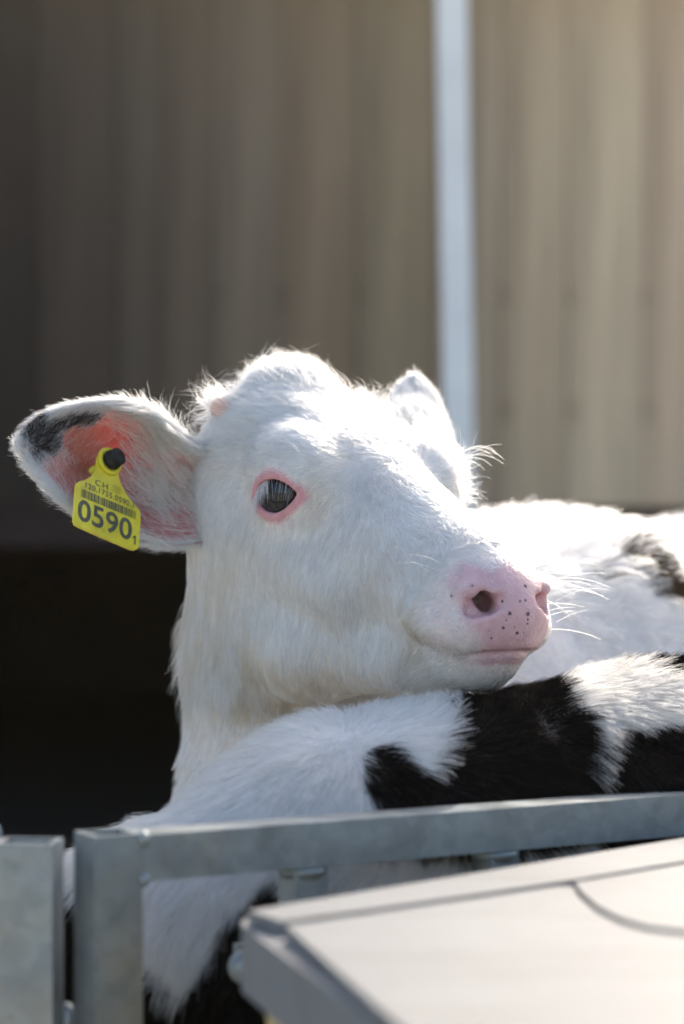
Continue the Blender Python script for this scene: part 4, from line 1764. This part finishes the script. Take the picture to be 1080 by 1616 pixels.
# ------------------------------------------------------------------ white plastic feed box
def build_box():
    zt = CZ - 0.186
    m_w, nt, bs, out = mat('white_polyethylene')
    n1 = noise(nt, 9, 6, 0.6)
    n2 = noise(nt, 160, 4, 0.6)
    c = ramp(nt, n1.outputs[0], [(0.3, (0.160, 0.163, 0.164)), (0.7, (0.195, 0.199, 0.20))])
    d = ramp(nt, n2.outputs[0], [(0.60, (1, 1, 1)), (0.78, (0.82, 0.79, 0.74))])
    n3 = noise(nt, 6, 5, 0.7, (1, 9, 1))
    d3 = ramp(nt, n3.outputs[0], [(0.34, (0.78, 0.76, 0.72)), (0.48, (1, 1, 1))])
    d = mixc(nt, 1.0, d, d3, 'MULTIPLY')
    nt.links.new(mixc(nt, 1.0, c, d, 'MULTIPLY'), bs.inputs['Base Color'])
    bs.inputs['Roughness'].default_value = 0.62
    bs.inputs['Specular IOR Level'].default_value = 0.25
    bs.inputs['Subsurface Weight'].default_value = 0.1
    bs.inputs['Subsurface Scale'].default_value = 0.003
    bump(nt, bs, n2.outputs[0], 0.12, 0.0006)
    m_t = simple('yellowed_plastic', (0.50, 0.38, 0.16), 0.5, 0, 12, 0.12)
    m_d = simple('dried_mud', (0.10, 0.08, 0.06), 0.9)
    A = Wz(368, 1450, zt)           # back left corner
    B = Wz(1190, 1308, zt)          # back edge, beyond the frame
    F = Wz(600, 1624, zt)           # down the left edge
    back = (B - A).normalized()
    left = (F - A).normalized()
    box = empty('feed_box', Vector((A.x + 0.15, A.y - 0.15, 0)), 'white plastic feed box with moulded lid in the lower right corner', 'box')
    le = 0.52
    wd = 0.62
    corners = [A, A + back * wd, A + back * wd + left * le, A + left * le]
    up = Vector((0, 0, 1))

    def rounded(poly, r, k=6):
        out_ = []
        n = len(poly)
        for i in range(n):
            p, q, s_ = poly[i - 1], poly[i], poly[(i + 1) % n]
            a, b = (p - q).normalized(), (s_ - q).normalized()
            for j in range(k + 1):
                t = j / k
                out_.append((q + a * r * (1 - t) ** 2 + b * r * t ** 2))
        return out_
    lid = prism_bm([p - up * 0.030 for p in rounded(corners, 0.022)], up * 0.030)
    bm_obj('lid', lid, m_w, box, bevel=0.004, seg=3)

    def P(a, b):                     # a along the back edge, b along the left edge, metres
        return A + back * a + left * b

    # line of the groove: from near the left edge to the right
    def from_px(px, py):
        return Wz(px, py, zt + 0.004)
    h = 0.006
    rim = [from_px(392, 1446), from_px(760, 1384), from_px(1180, 1312), from_px(1180, 1349), from_px(905, 1396), from_px(760, 1418), from_px(445, 1463)]
    bm_obj('rim', prism_bm([p - up * (0.004 - 0.0005) for p in rim], up * h), m_w, box, bevel=0.0022, seg=3)
    main = [from_px(452, 1470), from_px(760, 1425), from_px(880, 1407), from_px(903, 1407), from_px(914, 1424), from_px(940, 1447), from_px(975, 1466), from_px(1020, 1479),
            from_px(1080, 1486), from_px(1200, 1489), from_px(1250, 1640), from_px(1250, 1760), from_px(780, 1760), from_px(600, 1602)]
    bm_obj('panel', prism_bm([p - up * (0.004 - 0.0005) for p in main], up * h), m_w, box, bevel=0.0022, seg=3)
    cor = [from_px(908, 1404), from_px(1060, 1378), from_px(1190, 1357), from_px(1200, 1484), from_px(1080, 1481), from_px(1022, 1474), from_px(979, 1461), from_px(944, 1442), from_px(919, 1420)]
    bm_obj('panel', prism_bm([p - up * (0.004 - 0.0005) for p in cor], up * (h + 0.001)), m_w, box, bevel=0.0022, seg=3)
    # speck of dried mud
    sp = Wz(987, 1507, zt + 0.0026)
    bm_obj('mud_speck', lathe_bm(sp, up, [(-0.0005, 0.003), (0.0006, 0.0028), (0.0011, 0.001)], 9), m_d, box, smooth=True)
    # tub below the lid
    ins = 0.010
    t0 = [A + back * ins + left * ins, A + back * (wd - ins) + left * ins, A + back * (wd - ins) + left * (le - ins), A + back * ins + left * (le - ins)]
    cen = sum(t0, Vector()) / 4
    tub = bmesh.new()
    hi = [tub.verts.new(p - up * 0.0305) for p in rounded(t0, 0.03)]
    lo = [tub.verts.new(Vector(((p.x - cen.x) * 0.86 + cen.x, (p.y - cen.y) * 0.86 + cen.y, 0.002))) for p in rounded(t0, 0.03)]
    nn = len(hi)
    for i in range(nn):
        tub.faces.new((lo[i], lo[(i + 1) % nn], hi[(i + 1) % nn], hi[i]))
    tub.faces.new(hi)
    tub.faces.new(lo[::-1])
    bm_obj('tub', tub, m_t, box, smooth=False)


build_box()


# ------------------------------------------------------------------ haze added to imitate the sun's glare
def build_haze():
    m, nt, bs, out = mat('glare_haze')
    nt.nodes.remove(bs)
    pv = N(nt, 'ShaderNodeVolumePrincipled')
    pv.inputs['Color'].default_value = (1.0, 0.88, 0.64, 1)
    pv.inputs['Density'].default_value = 0.0045
    pv.inputs['Anisotropy'].default_value = 0.9
    nt.links.new(pv.outputs[0], out.inputs['Volume'])
    bm = box_bm((0, 3.0, 0.78), (7.0, 7.0, 1.9))
    o = bm_obj('haze', bm, m)
    o['kind'] = 'stuff'
    o['label'] = 'added haze standing in for the glare of the sun'


build_haze()
